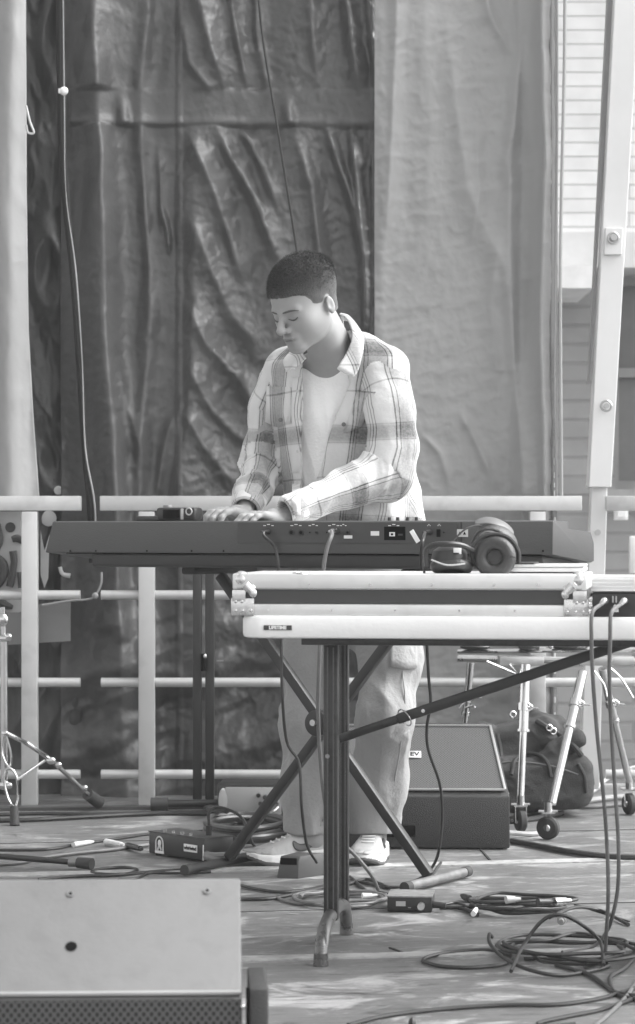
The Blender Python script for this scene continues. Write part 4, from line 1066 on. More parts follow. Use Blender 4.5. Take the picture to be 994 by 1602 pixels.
# ---- shoes
M_up = mat('shoe_leather', .42, .5, var=.05, scale=14, bump=.1, bscale=150); M_sole = mat('shoe_sole', .78, .55, var=.04); M_out = mat('shoe_outsole', .10, .7)
M_gr = mat('shoe_grey_suede', .36, .85, var=.08); M_sw = mat('shoe_dark_patch', .06, .5)
def shoe(heel, yaw, L_=.295, mirror=1):
    """heel: ground point under the heel; yaw: direction of the toe (from +X, counter-clockwise)"""
    M4 = Matrix.Translation(heel) @ Matrix.Rotation(yaw, 4, 'Z'); Mi = np.array(M4.inverted())
    def loc(p): return p @ Mi[:3, :3].T + Mi[:3, 3]
    def outline(q, g=0):
        x = q[:, 0]; t = np.clip(x / L_, 0, 1)
        wd = np.interp(t, [0, .12, .35, .6, .78, .92, 1], [.030, .036, .034, .045, .049, .038, .018]) + g
        yc = mirror * np.interp(t, [0, .4, .7, 1], [0, -.004, .003, .008])
        ex = np.maximum(-x - .004, x - L_ - .004 + 0)
        return smax(np.abs(q[:, 1] - yc) - wd, ex, .03)
    def sole_(p):
        q = loc(p); x, z = q[:, 0], q[:, 2]; t = x / L_
        topz = np.interp(t, [0, .2, .5, .75, .9, 1], [.052, .044, .037, .034, .037, .044]); bot = np.interp(t, [-.1, .02, .1, .65, .85, 1.02], [.014, .004, .0, .0, .006, .024]) + .004
        return smax(smax(outline(q, .004), z - topz, .006), bot - z, .004)
    def out_(p):
        q = loc(p); x, z = q[:, 0], q[:, 2]; t = x / L_
        bot = np.interp(t, [-.1, .02, .1, .65, .85, 1.02], [.014, .004, .0, .0, .006, .024])
        return smax(smax(outline(q, .0055), z - bot - .012, .003), bot - z, .002)
    def up_(p):
        q = loc(p); x, z = q[:, 0], q[:, 2]; t = x / L_
        topz = np.interp(t, [-.05, .1, .28, .45, .6, .75, .9, 1], [.088, .098, .100, .094, .078, .062, .052, .034])
        shrink = np.clip((z - .03) / .10, 0, 1) * .020
        d = smax(outline(q, -.001) + shrink, z - topz, .022); d = smax(d, .020 - z, .004)
        hole = s_ell(q, (.072, 0, .115), (.044, .026, .035))
        return smax(d, -hole, .004) - .001 * ridged(x * 60, q[:, 1] * 40, z * 40, 2)
    c = np.array(heel) + np.array(M4.to_3x3() @ Vector((L_ / 2, 0, .05))); lo_, hi_ = c - .19, c + .19; lo_[2] = -.004; hi_[2] = .13
    ob = np_mesh('shoe', *surface_nets(up_, lo_, hi_, .0036), M_up, per, inv=inv_of(per))
    so = np_mesh('sole', *surface_nets(sole_, lo_, hi_, .0036), M_sole, ob, inv=inv_of(per))
    np_mesh('outsole', *surface_nets(out_, lo_, hi_, .0036), M_out, ob, inv=inv_of(per))
    def onside(x, z, sd, off=.0015):
        a, b = 0, .07
        for _ in range(16):
            mid = (a + b) / 2; wpt = M4 @ Vector((x, sd * mid, z)); 
            if min(up_(np.array([list(wpt)]))[0], sole_(np.array([list(wpt)]))[0]) > 0: b = mid
            else: a = mid
        return M4 @ Vector((x, sd * (a + off), z))
    def ontop(x, y, off=.0015):
        a, b = .03, .13
        for _ in range(16):
            mid = (a + b) / 2; wpt = M4 @ Vector((x, y, mid))
            if up_(np.array([list(wpt)]))[0] > 0: b = mid
            else: a = mid
        return M4 @ Vector((x, y, a + off))
    for sd in (1, -1):
        top = [(.142, .075), (.130, .062), (.112, .060), (.085, .069), (.055, .083), (.020, .094)]
        low_ = [(.147, .068), (.143, .046), (.118, .037), (.088, .050), (.056, .073), (.021, .091)]
        n = len(top); vs = [onside(x, z, sd) for x, z in top] + [onside(x, z, sd) for x, z in low_]
        o = MB().add(vs, [(i, i + 1, n + i + 1, n + i) for i in range(n - 1)]).build('side_mark', M_sw, ob, world=True)
        md = o.modifiers.new('s', 'SUBSURF'); md.levels = 2; md.render_levels = 2
        md = o.modifiers.new('t', 'SOLIDIFY'); md.thickness = .002; md.offset = 0
        tg = MB(); rows = [[(.215, .036), (.240, .037), (.268, .040), (.285, .044)], [(.205, .056), (.235, .052), (.262, .050), (.283, .048)]]
        vs = [onside(x, z, sd, .0008) for r in rows for x, z in r]
        o = MB().add(vs, [(i, i + 1, 5 + i, 4 + i) for i in range(3)]).build('toe_guard', M_gr, ob, world=True); md = o.modifiers.new('t', 'SOLIDIFY'); md.thickness = .002; md.offset = 0
    lc = MB()
    for k in range(6):
        x = .115 + k * .0165; lc.tube([ontop(x, -.019), ontop(x + .004, 0, .003), ontop(x, .019)], .0026, n=6, smooth=4)
    lc.build('laces', mat('shoe_laces', .72, .8), ob, world=True)
    # tongue
    tg = MB(); a = M4 @ Vector((.115, 0, .096)); b_ = M4 @ Vector((.085, 0, .128))
    q_ = [M4 @ Vector((x, y, z)) for x, z in ((.125, .088), (.105, .104), (.092, .122)) for y in (-.022, .022)]
    o = MB().add(q_, [(0, 1, 3, 2), (2, 3, 5, 4)]).build('tongue', M_up, ob, world=True); md = o.modifiers.new('t', 'SOLIDIFY'); md.thickness = .008; md.offset = 0; 
    return ob
shoe(Vector((.062, 7.385, 0)), math.pi + R(14), L_=.272, mirror=1)
shoe(Vector((ANR.x + .012, ANR.y + .055, 0)), R(-90 - 9), L_=.275, mirror=-1)
# ================================================================== INSTRUMENT AND STAND
M_kb = mat('keyboard_plastic', .060, .48, var=.06, scale=5, bump=.15, bscale=300)
M_kb2 = mat('keyboard_chassis', .028, .5, var=.08)
M_blk = mat('black_plastic', .02, .42, var=.15); M_rub = mat('rubber', .035, .75, var=.2, scale=30)
M_chr = mat('chrome', .58, .14, 1.0, var=.1, scale=25); M_stl = mat('steel', .5, .3, .9, var=.12, scale=20)
M_wht = mat('white_plastic', .8, .4); M_prt = mat('white_print', .72, .6, var=.05); M_dk = mat('dark_hole', .006, .9, spec=.05)
KYAW = R(-25); KC = Vector((-.065, 6.809, .86))
ck, sk = math.cos(-KYAW), math.sin(-KYAW)
def kx(px):
    t = (px - XC) / F; return (t * KC.y - KC.x) / (ck + sk * t)
def kz(px, py): return H - (py - YH) * (KC.y - kx(px) * sk) / F - KC.z
kb = thing('keyboard', 'long dark digital stage keyboard with its rear jack panel towards the viewer', 'keyboard', KC, KYAW)
xl, xr = -.771, .7315
zb, zt, zf, zfb = .039, .126, .067, .019
def kbody():
    prof = [(0, zb), (.004, zt - .003), (.010, zt), (.120, zt - .003), (.125, zt - .022), (.300, zt - .030), (.325, zf), (.325, zfb), (.300, zfb - .004)]
    vs = []
    for s, x in ((-1, xl), (1, xr)):
        for y, z in prof: vs.append((x + (.026 * (z - zfb) / (zt - zfb) if s < 0 else 0), y, z))
    n = len(prof)
    return MB().add(vs, [tuple(range(n - 1, -1, -1)), tuple(range(n, 2 * n))] + [(i, (i + 1) % n, n + (i + 1) % n, n + i) for i in range(n)])
kbody().build('body', M_kb, kb, bev=.0018, ang=30)
MB().prism([(.012, zb - .004), (.016, .004), (.03, -.001), (.28, -.001), (.298, .010), (.298, zb - .02)], 'x', -.625, .700).build('chassis', M_kb2, kb, bev=.002)
MB().prism([(.002, zb - .0035), (.002, zb), (.30, zb), (.30, zb - .0035)], 'x', -.70, .700).build('underside', M_dk, kb)
MB().box((-.03, .215, zt - .013), (1.26, .15, .012), bev=.002).build('keys', mat('ivory_keys', .75, .3), kb)
# jack field
x0, x1 = kx(373), kx(716)
MB().box(((x0 + x1) / 2, -.0008, kz(540, 834)), (x1 - x0, .0024, .054)).build('jack_panel', mat('jack_panel', .045, .4, var=.05), kb)
def jk(px, py, r, name='jack', m=M_blk, dep=.003, hole=True):
    c = Vector((kx(px), -.002, kz(px, py))); q = MB().cyl(c + Vector((0, .004, 0)), c + Vector((0, -dep, 0)), r, n=16); o = q.build(name, m, kb)
    if hole: MB().cyl(c + Vector((0, .0, 0)), c + Vector((0, -dep - .0006, 0)), r * .55, n=12).build('socket', M_dk, o)
    return c
for px, r in ((421, .0062), (457, .0085), (472, .0085), (486, .003), (496, .0045), (513, .003), (529, .0062), (545, .0048), (673, .007), (696, .003)): jk(px, 833, r)
def kplate(name, xa, xb, ya, yb, m, t=.0018, y=-.0032):
    a, b = kx(xa), kx(xb); za, zb_ = kz((xa + xb) / 2, yb), kz((xa + xb) / 2, ya)
    return MB().box(((a + b) / 2, y + t / 2, (za + zb_) / 2), (b - a, t, zb_ - za)).build(name, m, kb)
kplate('usb_recess', 602, 635, 824, 845, M_dk)
kplate('usb_port', 610.5, 619, 832.5, 839, M_prt, y=-.0045); kplate('port_core', 613, 616.6, 834.3, 837.6, M_dk, y=-.0054); kplate('usb_port', 624, 631, 835, 838, M_blk, y=-.0046)
kplate('slot', 684, 690, 828, 840, M_dk)
kplate('sticker', 581, 594, 831, 838, M_prt); kplate('sticker', 539, 552, 837.5, 842.5, M_prt); kplate('sticker', 716, 733, 828, 840, mat('pale_sticker', .5, .5))
for k_, xx in enumerate((720.5, 728)):
    a = kx(xx); z = kz(xx, 834); MB().prism([(a - .004, z - .004), (a + .004, z - .004), (a, z + .004)], 'y', -.0046, -.003).build('warning_mark', M_dk, kb)
# printed legends: arc-and-word marks over each group of jacks
def legend(px, wpx, arc=True):
    q = MB(); w2 = wpx / 2
    for i, (dx, ww) in enumerate(((-.72, .45), (.0, .5), (.74, .4))):
        a, b = kx(px + w2 * (dx - ww / 2)), kx(px + w2 * (dx + ww / 2)); yy = 820.5 if (i == 1 and arc) else 822.3
        q.box(((a + b) / 2, -.0026, kz(px, yy)), (b - a, .0014, .0020))
    return q.build('legend', M_prt, kb)
for a, b in ((421, 17), (464, 18), (491, 15), (523, 18), (538, 10), (617, 18), (672, 5), (688, 5)): legend(a, b)
for px in (602.5, 615.5, 631, 645):
    x = kx(px); MB().cyl((x, .03, zt - .002), (x, .03, zt + .009), .0052, .0045, n=14).build('knob', M_blk, kb)
# cable tag
a = kx(654); MB().box((0, 0, 0), (.012, .002, .036), M=T(a, -.02, kz(654, 839)) @ Matrix.Rotation(R(-33), 4, 'Y')).build('cable_tag', M_wht, kb)
# plugs and cables hanging from the rear
def kp(px, py, out=0.0):
    v = Vector((kx(px), -.002 - out, kz(px, py))); return Matrix.Translation(KC) @ Matrix.Rotation(KYAW, 4, 'Z') @ v
M_cab = mat('cable_black', .022, .42, var=.2, scale=12); M_cabg = mat('cable_grey', .12, .45, var=.2, scale=12)
def plug(p, d, m, L_=.035, r=.0065):
    q = MB(); d = Vector(d).normalized(); q.cyl(p, p + d * L_, r, r * .8, n=12); q.cyl(p + d * L_, p + d * (L_ + .015), r * .6, r * .45, n=10); return q
def cable(pts, r, label, m=None, group=None, plugs=()):
    """one cable: a smooth tube, with any plugs as parts"""
    m = m or M_cab; pts = [Vector(p) for p in pts]; q = MB().tube(pts, r, n=8, smooth=7)
    if not plugs:
        o = q.build('cable', m); recenter(o, pts[0]); return tag(o, label, 'cable', group)
    o = thing('cable', label, 'cable', pts[0], group=group)
    q.build('cord', m, o, world=True)
    for p, d, L_, rr, mm in plugs: plug(Vector(p), d, mm, L_, rr).build('plug', mm, o, world=True)
    return o
cd0 = kp(421, 832)
cable([kp(421, 832, .03), kp(423, 838, .036), P(429, 855, 6.82), P(435, 880, 6.8), P(437, 930, 6.8), P(440, 1003, 6.8), P(442, 1090, 6.8), P(449, 1160, 6.85), P(468, 1195, 6.85), P(472, 1260, 6.85), P(480, 1320, 6.9), P(496, 1350, 6.93)],
      .0042, 'thin dark pedal cable hanging from the left jack of the keyboard', plugs=[(cd0, kp(421, 832, .03) - cd0, .03, .006, M_blk)])
c1 = kp(529, 831)
cable([kp(529, 831, .04), P(519, 838, 6.62), P(512, 858, 6.6), P(506, 893, 6.6), P(502, 960, 6.6), P(500, 1030, 6.6), P(498, 1110, 6.62), P(501, 1180, 6.66), P(508, 1250, 6.7), P(524, 1320, 6.72), P(545, 1328, 6.74), P(566, 1350, 6.76), P(583, 1372, 6.78), P(592, 1392, 6.8)],
      .0055, 'grey cable with a silver plug hanging from the middle jack of the keyboard', m=M_cabg, plugs=[(c1, kp(529, 831, .04) - c1, .036, .0085, M_chr)])
c2 = kp(673, 833)
cable([kp(673, 833, .03), P(663, 842, 6.42), P(659, 870, 6.42), P(664, 930, 6.5), P(668, 1003, 6.6), P(671, 1060, 6.7), P(674, 1100, 6.75), P(668, 1140, 6.78), P(671, 1175, 6.8), P(688, 1225, 6.85), P(692, 1270, 6.9), P(690, 1310, 6.95), P(684, 1342, 7.0), P(672, 1362, 7.0), P(650, 1378, 7.0), P(600, 1388, 7.0)],
      .0042, 'thin black cable hanging from the right jack of the keyboard to the floor', plugs=[(c2, kp(673, 833, .03) - c2, .03, .0075, M_blk)])
# recorder and slim box lying on the keyboard's top
rz_ = KYAW
rc = thing('recorder', 'small black camera-like device lying on the left end of the keyboard', 'recorder', KC + Vector((kx(279) * ck, -kx(279) * sk + .06, zt)), KYAW)
MB().box((0, .0, .019), (.122, .05, .036), bev=.008).build('body', M_blk, rc)
MB().box((-.036, .0, .040), (.018, .025, .010), bev=.003).build('button', mat('grey_button', .25), rc)
MB().box((.022, -.026, .019), (.008, .004, .030), bev=.001).build('side_strip', mat('silver_paint', .4, .4), rc)
MB().torus((.043, -.026, .026), (0, 1, 0), .009, .0022, n=20, k=6).build('lens_ring', mat('silver_paint', .4), rc)
MB().box((-.012, -.0262, .019), (.05, .003, .024), bev=.001).build('screen', M_dk, rc)
q = MB().box((0, 0, .007), (.07, .05, .014), M=T(KC.x + kx(224) * ck + .02, KC.y - kx(224) * sk + .05, KC.z + zt) @ Matrix.Rotation(KYAW, 4, 'Z'), bev=.003)
one(q, 'remote', M_kb2, 'slim dark box beside the small black device on the keyboard', 'box')

# X keyboard stand
SY = R(-30); SCX = Vector((.024, 7.07, 0))
st = thing('keyboard_stand', 'black X-shaped folding stand under the keyboard with a round locking hub', 'keyboard stand', SCX, SY)
M_std = mat('black_powder_coat', .018, .45, var=.15, scale=10)
def sq_tube(q, a, b, w_, h_, roll=0.0):
    a, b = Vector(a), Vector(b); d = b - a; rot = d.to_track_quat('Z', 'Y').to_matrix().to_4x4()
    return q.box((0, 0, d.length / 2), (w_, h_, d.length), M=Matrix.Translation(a) @ rot @ Matrix.Rotation(roll, 4, 'Z'), bev=min(w_, h_) * .18)
for sx, yy, in ((1, -.022), (-1, .022)):
    sq_tube(MB(), (sx * .333, yy, .03), (-sx * .333, yy, .835), .028, .028, R(0)).build('leg', M_std, st)
    ft = MB().cyl((sx * .345, -.185, .019), (sx * .345, .185, .019), .0135, n=16); fo = ft.build('foot', mat('pale_foot', .16, .45, .3, var=.3, scale=30) if sx > 0 else M_std, st)  # right foot bar in a paler mottled grey than the left
    for e in (-1, 1): MB().cyl((sx * .345, e * .16, .019), (sx * .345, e * .188, .019), .0148, n=16).build('end_cap', M_rub, fo)
    ar = MB().box((-sx * .345, 0, .848), (.045, .34, .020), bev=.006); ar.build('support', M_rub, st)
MB().cyl((0, -.058, .43), (0, -.030, .43), .036, n=28).cyl((0, -.03, .43), (0, .04, .43), .028, n=24).build('hub', M_std, st, bev=.003)
MB().cyl((-.006, -.066, .432), (-.006, -.058, .432), .009, n=12).build('bolt', M_stl, st)
MB().cyl((.03, -.062, .44), (.075, -.062, .45), .006, n=10).build('release_pin', M_std, st)

# ================================================================== FOLDING TABLE
TYW = R(-8); TC = Vector((-.171, 5.60, 0)); ct, st_ = math.cos(TYW), math.sin(TYW)
def tw(x, y, z=0): return Vector((TC.x + x * ct - y * st_, TC.y + x * st_ + y * ct, z))
tb = thing('folding_table', 'white plastic folding table with dark steel legs in the foreground', 'folding table', TC, TYW)
M_tbl = mat('white_tabletop', .80, .38, var=.025, scale=4, bump=.08, bscale=80)
M_leg = mat('grey_hammered_steel', .040, .35, .35, var=.25, scale=22, grime=.3)
def rrect(x0, x1, y0, y1, r, n=7):
    o = []
    for cx_, cy_, a0 in ((x1 - r, y1 - r, 0), (x0 + r, y1 - r, 90), (x0 + r, y0 + r, 180), (x1 - r, y0 + r, 270)):
        for i in range(n + 1): a = R(a0 + 90 * i / n); o.append((cx_ + r * math.cos(a), cy_ + r * math.sin(a)))
    return o
MB().prism(rrect(0, 1.83, 0, .62, .05), 'z', .724, .774).build('tabletop', M_tbl, tb, bev=.009)
fr_ = MB()
for y in (.06, .56): fr_.box((.93, y, .716), (1.60, .03, .016))
fr_.build('frame', M_leg, tb, bev=.002)
for lx, sgn in ((.172, 1), (1.66, -1)):
    for k, (yy, ww) in enumerate(((.232, .033), (.445, .025))):
        g_ = MB().box((lx, yy, .3925), (ww, ww, .635), bev=.005); lg = g_.build('leg', M_leg, tb)
        for bx in (-.2, .2): MB().box((lx + bx * ww, yy - ww / 2 - .0007, .39), (.0028, .0028, .61)).build('pale_line', mat('pale_line', .11, .35, .4), lg)  # thin paler strips down the front of each leg tube
    f_ = MB().tube([(lx, .060, .020), (lx, .080, .050), (lx, .13, .075), (lx, .22, .088), (lx, .31, .092), (lx, .38, .088), (lx, .45, .074), (lx, .485, .048), (lx, .50, .020)], .0155, n=12)
    fo = f_.build('foot', mat('worn_steel_foot', .14, .3, .6, var=.35, scale=25), tb)
    for yy in (.058, .502): MB().cyl((lx, yy, 0.001), (lx, yy, .028),   .0172, .0162, n=14).build('foot_cap', mat('worn_steel_foot', .14), fo)
    # folding brace
    a = Vector((lx, .36, .476)); mid = Vector((lx + sgn * .165, .36, .533)); e = Vector((lx + sgn * .70, .36, .716))
    br = MB(); dd = (mid - a); sq_tube(br, a, mid + dd * .35, .020, .020); b1 = br.build('brace', M_leg, tb)
    br = MB(); dd = (e - mid).normalized(); sq_tube(br, mid - dd * .03, e, .028, .024); b2 = br.build('brace', mat('brace_black', .03, .4), tb)
    MB().torus(mid - dd * .012 + Vector((0, 0, -.002)), (sgn * .5, .35, .3), .026, .0018, n=24, k=6, sq=.8).build('lock_ring', M_chr, b2)
    MB().cyl(mid + dd * .035 + Vector((0, -.013, 0)), mid + dd * .035 + Vector((0, -.017, 0)), .0045, n=10).build('rivet', M_chr, b2)
    MB().cyl((lx - .006, .213, .449), (lx - .006, .2085, .449), .0052, n=12).build('rivet', M_chr, tb)
MB().box((.9, .31, .715), (.05, .5, .012)).build('cross_member', M_leg, tb)
# maker's plate on the edge
tx0 = .085; 
MB().box((tx0, -.0012, .7475), (.062, .0024, .0105)).build('name_plate', mat('plate_black', .04, .5), tb)
text('plate_text', 'LIFETIME', .0098, M_prt, tb, T(tx0, -.0028, .7475) @ FACE, ext=.0003, bold=True, sx=1.02)

# ================================================================== FLIGHT CASE on the table
M_ext = mat('case_aluminium', .66, .34, .30, var=.05, scale=6, grime=.08); M_pan = mat('case_panel', .045, .5, var=.08)
M_cor = mat('corner_steel', .62, .25, .85, var=.18, scale=40)
fcase = thing('flight_case', 'long flat flight case with a dark stripe and steel ball corners on the table', 'flight case', tw(-.018, .012, .774), TYW)
CL, CD, CH = .775, .40, .0925
MB().box((CL / 2, CD / 2, .0125), (CL, CD, .025), bev=.003).build('base_edge', M_ext, fcase)
MB().box((CL / 2, CD / 2, .041), (CL - .008, CD - .008, .030)).build('panel', M_pan, fcase)
lid = MB().box((CL / 2, CD / 2, .074), (CL, CD, .035), bev=.004).build('lid', M_ext, fcase)
for x in (.17, .305, .44, .575, .67): MB().cyl((x, 0, .068), (x, -.0015, .068), .003, n=10).build('rivet', M_cor, lid)
MB().box((CL / 2, -.0006, .0595), (CL - .02, .0016, .0015)).build('lid_groove', mat('groove', .25, .5), lid)
def corner(x, s):
    k = MB(); k.ball((x + s * .018, .016, .078), .0195, seg=20, rings=14)
    k.ball((x + s * .040, .004, .058), (.014, .008, .012)); k.ball((x + s * .046, .000, .048), (.010, .006, .010))
    k.cyl((x + s * .03, .003, .066), (x + s * .045, .001, .05), .012, .009, n=14)
    k.box((x + s * .0245, -.0015, .0185), (.049, .003, .038), bev=.0012)
    k.box((x - s * .0015, .024, .0185), (.003, .049, .038), bev=.0012)
    k.box((x + s * .015, -.002, .043), (.030, .003, .026), bev=.0012)
    c = k.build('ball_corner', M_cor, fcase)
    for rx, rz2 in ((.008, .030), (.022, .030), (.008, .010), (.024, .010), (.042, .010), (.046, .048)):
        MB().ball((x + s * rx, -.0042, rz2), (.0036, .0018, .0036), seg=10, rings=6).build('rivet', M_chr, c)
corner(0, 1); corner(CL, -1)
for xx, ss in ((.15, .018),):
    MB().torus((xx, .02, .091), (0, 0, 1), .016, .0035, n=18, k=6).build('handle', M_chr, fcase)
# silver folder lying on the lid's far right end
q = MB(); 
sv = thing('laptop', 'flat silver laptop lying on the right end of the flight case', 'laptop', tw(.655, .13, .8675), TYW)
MB().box((0, .1, .006), (.185, .24, .010), bev=.003).build('base', M_ext, sv); MB().box((-.0, .1, .0145), (.185, .24, .006), bev=.0025).build('lid', mat('laptop_lid', .62, .35, .4), sv)
MB().box((-.055, .09, .0195), (.075, .20, .0035), bev=.001).build('cover', M_blk, sv)
# second aluminium case, further back on the table
c2_ = thing('flight_case', 'small ribbed aluminium case at the right behind the black box on the table', 'flight case', tw(.70, .36, .774), TYW)
MB().box((.12, .1, .020), (.24, .2, .038), bev=.002).build('base', M_pan, c2_)
ld = MB().box((.12, .1, .062), (.24, .2, .040), bev=.004).build('lid', M_ext, c2_)
for z in (.050, .058, .066, .074): MB().box((.12, -.0012, z), (.235, .003, .003), bev=.0008).build('rib', M_ext, ld)
k = MB().ball((.232, .006, .074), (.015, .013, .017)); k.box((.235, .004, .055), (.016, .012, .036), bev=.003); k.build('ball_corner', M_cor, c2_)

# HEADPHONES
HPB = tw(.50, .10, .8670)
hp = thing('headphones', 'black over-ear headphones lying folded on the flight case', 'headphones', HPB, TYW)
M_pad = mat('leatherette', .035, .38, var=.15, scale=40, bump=.2, bscale=250); M_hs = mat('satin_black', .028, .4, var=.1)
def hl_(px, py, dy=0.0):
    p = P(px, py, HPB.y + dy); v = inv_of(hp) @ p; return v
ca = hl_(775, 872); ca.y = 0.0
axA = Vector((-.10, -1, .10)).normalized()
MB().torus(ca, axA, .0315, .0155, n=40, k=14, sq=1.0).build('ear_pad', M_pad, hp)
cu_ = MB().lathe([(0, .0), (.024, .0), (.034, -.006), (.043, -.020), (.042, -.032), (.030, -.040), (0, -.042)], ca, axA, n=36).build('ear_cup', M_hs, hp)
MB().lathe([(0, .002), (.020, .001), (.024, -.002)], ca, axA, n=30).build('ear_mesh', mat('ear_mesh', .06, .9), hp)
cb = hl_(706, 880); cb.y = .012
MB().torus(cb + Vector((0, 0, -.0095)), (0, .25, 1), .036, .0125, n=36, k=12, sq=.85).build('ear_pad', M_pad, hp)
MB().lathe([(0, .036), (.020, .035), (.034, .028), (.040, .014), (.038, .0), (0, .0)], cb + Vector((-.004, 0, .002)), (-.1, -.1, 1), n=32).build('ear_cup', M_hs, hp)
yk = MB(); yk.tube([hl_(668, 885, .0), hl_(667, 862, -.01), hl_(678, 853, -.02), hl_(700, 851, -.03), hl_(722, 853, -.02), hl_(742, 862, .0)], .0062, n=8); yk.build('yoke', M_hs, hp)
yk = MB(); yk.tube([hl_(742, 884, .01), hl_(738, 860, .0), hl_(752, 842, .0), hl_(775, 836, .0), hl_(797, 842, .0), hl_(811, 862, .01), hl_(812, 884, .01)], .0050, n=8); yk.build('yoke', M_hs, hp)
def band(pts, wd, th, nm, m):
    """flat padded strap: ribbon through pts with width along wd"""
    q = MB(); P_ = [Vector(p) for p in pts]; vs = []
    n = len(P_)
    for i, p in enumerate(P_):
        t = (P_[min(i + 1, n - 1)] - P_[max(i - 1, 0)]).normalized(); b = Vector(wd[i] if isinstance(wd, list) else wd); nn = t.cross(b.normalized()).normalized() * th
        vs += [p - b / 2 - nn, p + b / 2 - nn, p + b / 2 + nn, p - b / 2 + nn]
    fs = [(4 * i + k, 4 * i + (k + 1) % 4, 4 * i + 4 + (k + 1) % 4, 4 * i + 4 + k) for i in range(n - 1) for k in range(4)] + [(3, 2, 1, 0), (4 * n - 4, 4 * n - 3, 4 * n - 2, 4 * n - 1)]
    return q.add(vs, fs)
o = band([hl_(740, 862, .035), hl_(741, 845, .035), hl_(750, 828, .035), hl_(768, 822, .035), hl_(788, 828, .035), hl_(803, 842, .035), hl_(809, 862, .035)], (.010, .030, .014), .0042, 'b', M_hs).build('headband', M_pad, hp)
md = o.modifiers.new('s', 'SUBSURF'); md.levels = 2; md.render_levels = 2
o = band([hl_(750, 850, .03), hl_(752, 836, .03), hl_(764, 828, .03), hl_(782, 834, .03), hl_(797, 846, .03)], (.006, .024, .006), .0035, 'b', M_hs).build('headband_padding', mat('headband_cloth', .16, .7), hp)
md = o.modifiers.new('s', 'SUBSURF'); md.levels = 2; md.render_levels = 2
o = band([hl_(742, 818, .05), hl_(758, 813, .05), hl_(776, 815, .05), hl_(793, 824, .05), hl_(805, 838, .05)], (.004, .030, .016), .0030, 'b', M_hs).build('headband', mat('headband_sheen', .12, .3), hp)
md = o.modifiers.new('s', 'SUBSURF'); md.levels = 2; md.render_levels = 2
MB().box(hl_(716, 862, -.034), (.017, .002, .013), bev=.0005).build('label', M_prt, hp)
MB().box(hl_(714, 866, -.0355), (.012, .002, .003)).build('label_mark', M_dk, hp)
MB().tube([hl_(706, 852, -.01), hl_(715, 840, .0), hl_(730, 827, .01), hl_(748, 822, .03), hl_(756, 826, .04)], .0022, n=6).build('cord', M_blk, hp)
MB().tube([hl_(664, 897, .01), hl_(665, 870, .02), hl_(672, 855, .01), hl_(690, 850, .0), hl_(704, 852, -.01)], .0030, n=6).build('cord', M_blk, hp)
MB().tube([hl_(675, 876, -.045), hl_(700, 884, -.050), hl_(728, 882, -.045)], .0018, n=6).build('trim', mat('silver_paint', .4), hp)

# BLACK BOXES on the table
def dibox(loc, rz, label, sz, extra):
    o = thing('junction_box', label, 'junction box', loc, rz); MB().box((0, sz[1] / 2, sz[2] / 2), sz, bev=.002).build('body', M_blk, o); extra(o); return o
def ex1(o):
    for x in (-.024, .018):
        MB().cyl((x, 0, .034), (x, -.012, .034), .0085, n=16).build('socket', M_hs, o)
        MB().tube([(x, -.010, .034), (x - .003, -.022, .036), (x - .010, -.028, .028)], [.006, .0065, .005], n=10).build('plug', M_stl, o)
    for x in (-.009, -.002): MB().box((x, -.001, .038), (.003, .003, .014)).build('switch', M_stl, o)
    MB().box((-.004, -.001, .014), (.014, .002, .007)).build('label_plate', M_prt, o)
    MB().cyl((-.0045, 0, .024), (-.0045, -.004, .024), .003, n=10).build('button', M_wht, o)
    MB().box((0, .03, .0535), (.110, .066, .002)).build('lid', M_blk, o)
dibox(tw(.822, .012, .774), TYW, 'black junction box with two cables plugged in at the right of the table', (.106, .07, .052), ex1)
def ex2(o):
    MB().torus((-.035, -.002, .055), (0, -1, 0), .012, .003, n=20, k=6).build('knob_ring', M_hs, o)
    MB().cyl((-.035, 0, .055), (-.035, -.008, .055), .008, n=16).build('knob', M_blk, o)
dibox(tw(1.0, .17, .774), TYW, 'taller black box cut off by the right edge of the photo on the table', (.16, .12, .088), ex2)
tr = thing('connector', 'cluster of small shiny plugs standing between flight case and junction box', 'connectors', tw(.767, .02, .774), TYW)
for k, (dx, z, r) in enumerate(((-.001, .007, .006), (.012, .006, .0055), (-.001, .022, .0065), (.012, .022, .006), (.0, .037, .0065), (.010, .036, .005))):
    MB().cyl((dx, -.004, z), (dx, .018, z), r, n=12).build('plug', M_chr if k % 2 == 0 else M_blk, tr, bev=.001)
MB().tube([(.014, .004, .024), (.024, .002, .026), (.034, .006, .022)], .003, n=6).build('cord', M_chr, tr)
# two long cables hanging down from the junction box
ja, jb = tw(.822 - .034, -.016, .802), tw(.822 + .008, -.016, .802)
cable([ja, P(927, 960, 5.44), P(926, 1003, 5.44), P(928, 1060, 5.46), P(934, 1140, 5.5), P(944, 1240, 5.55), P(950, 1320, 5.6), P(952, 1400, 5.62), P(949, 1460, 5.66), G(944, 1500, .008), G(915, 1512, .006)], .0044, 'left of two dark cables hanging from the junction box to the floor', m=M_cabg)
cable([jb, P(957, 960, 5.42), P(955, 1003, 5.42), P(954, 1060, 5.45), P(957, 1140, 5.5), P(963, 1240, 5.55), P(968, 1320, 5.58), P(967, 1390, 5.62), P(957, 1440, 5.66), P(948, 1460, 5.8), G(930, 1480, .01), G(880, 1490, .006)], .0044, 'right of two dark cables hanging from the junction box to the floor', m=M_cabg)

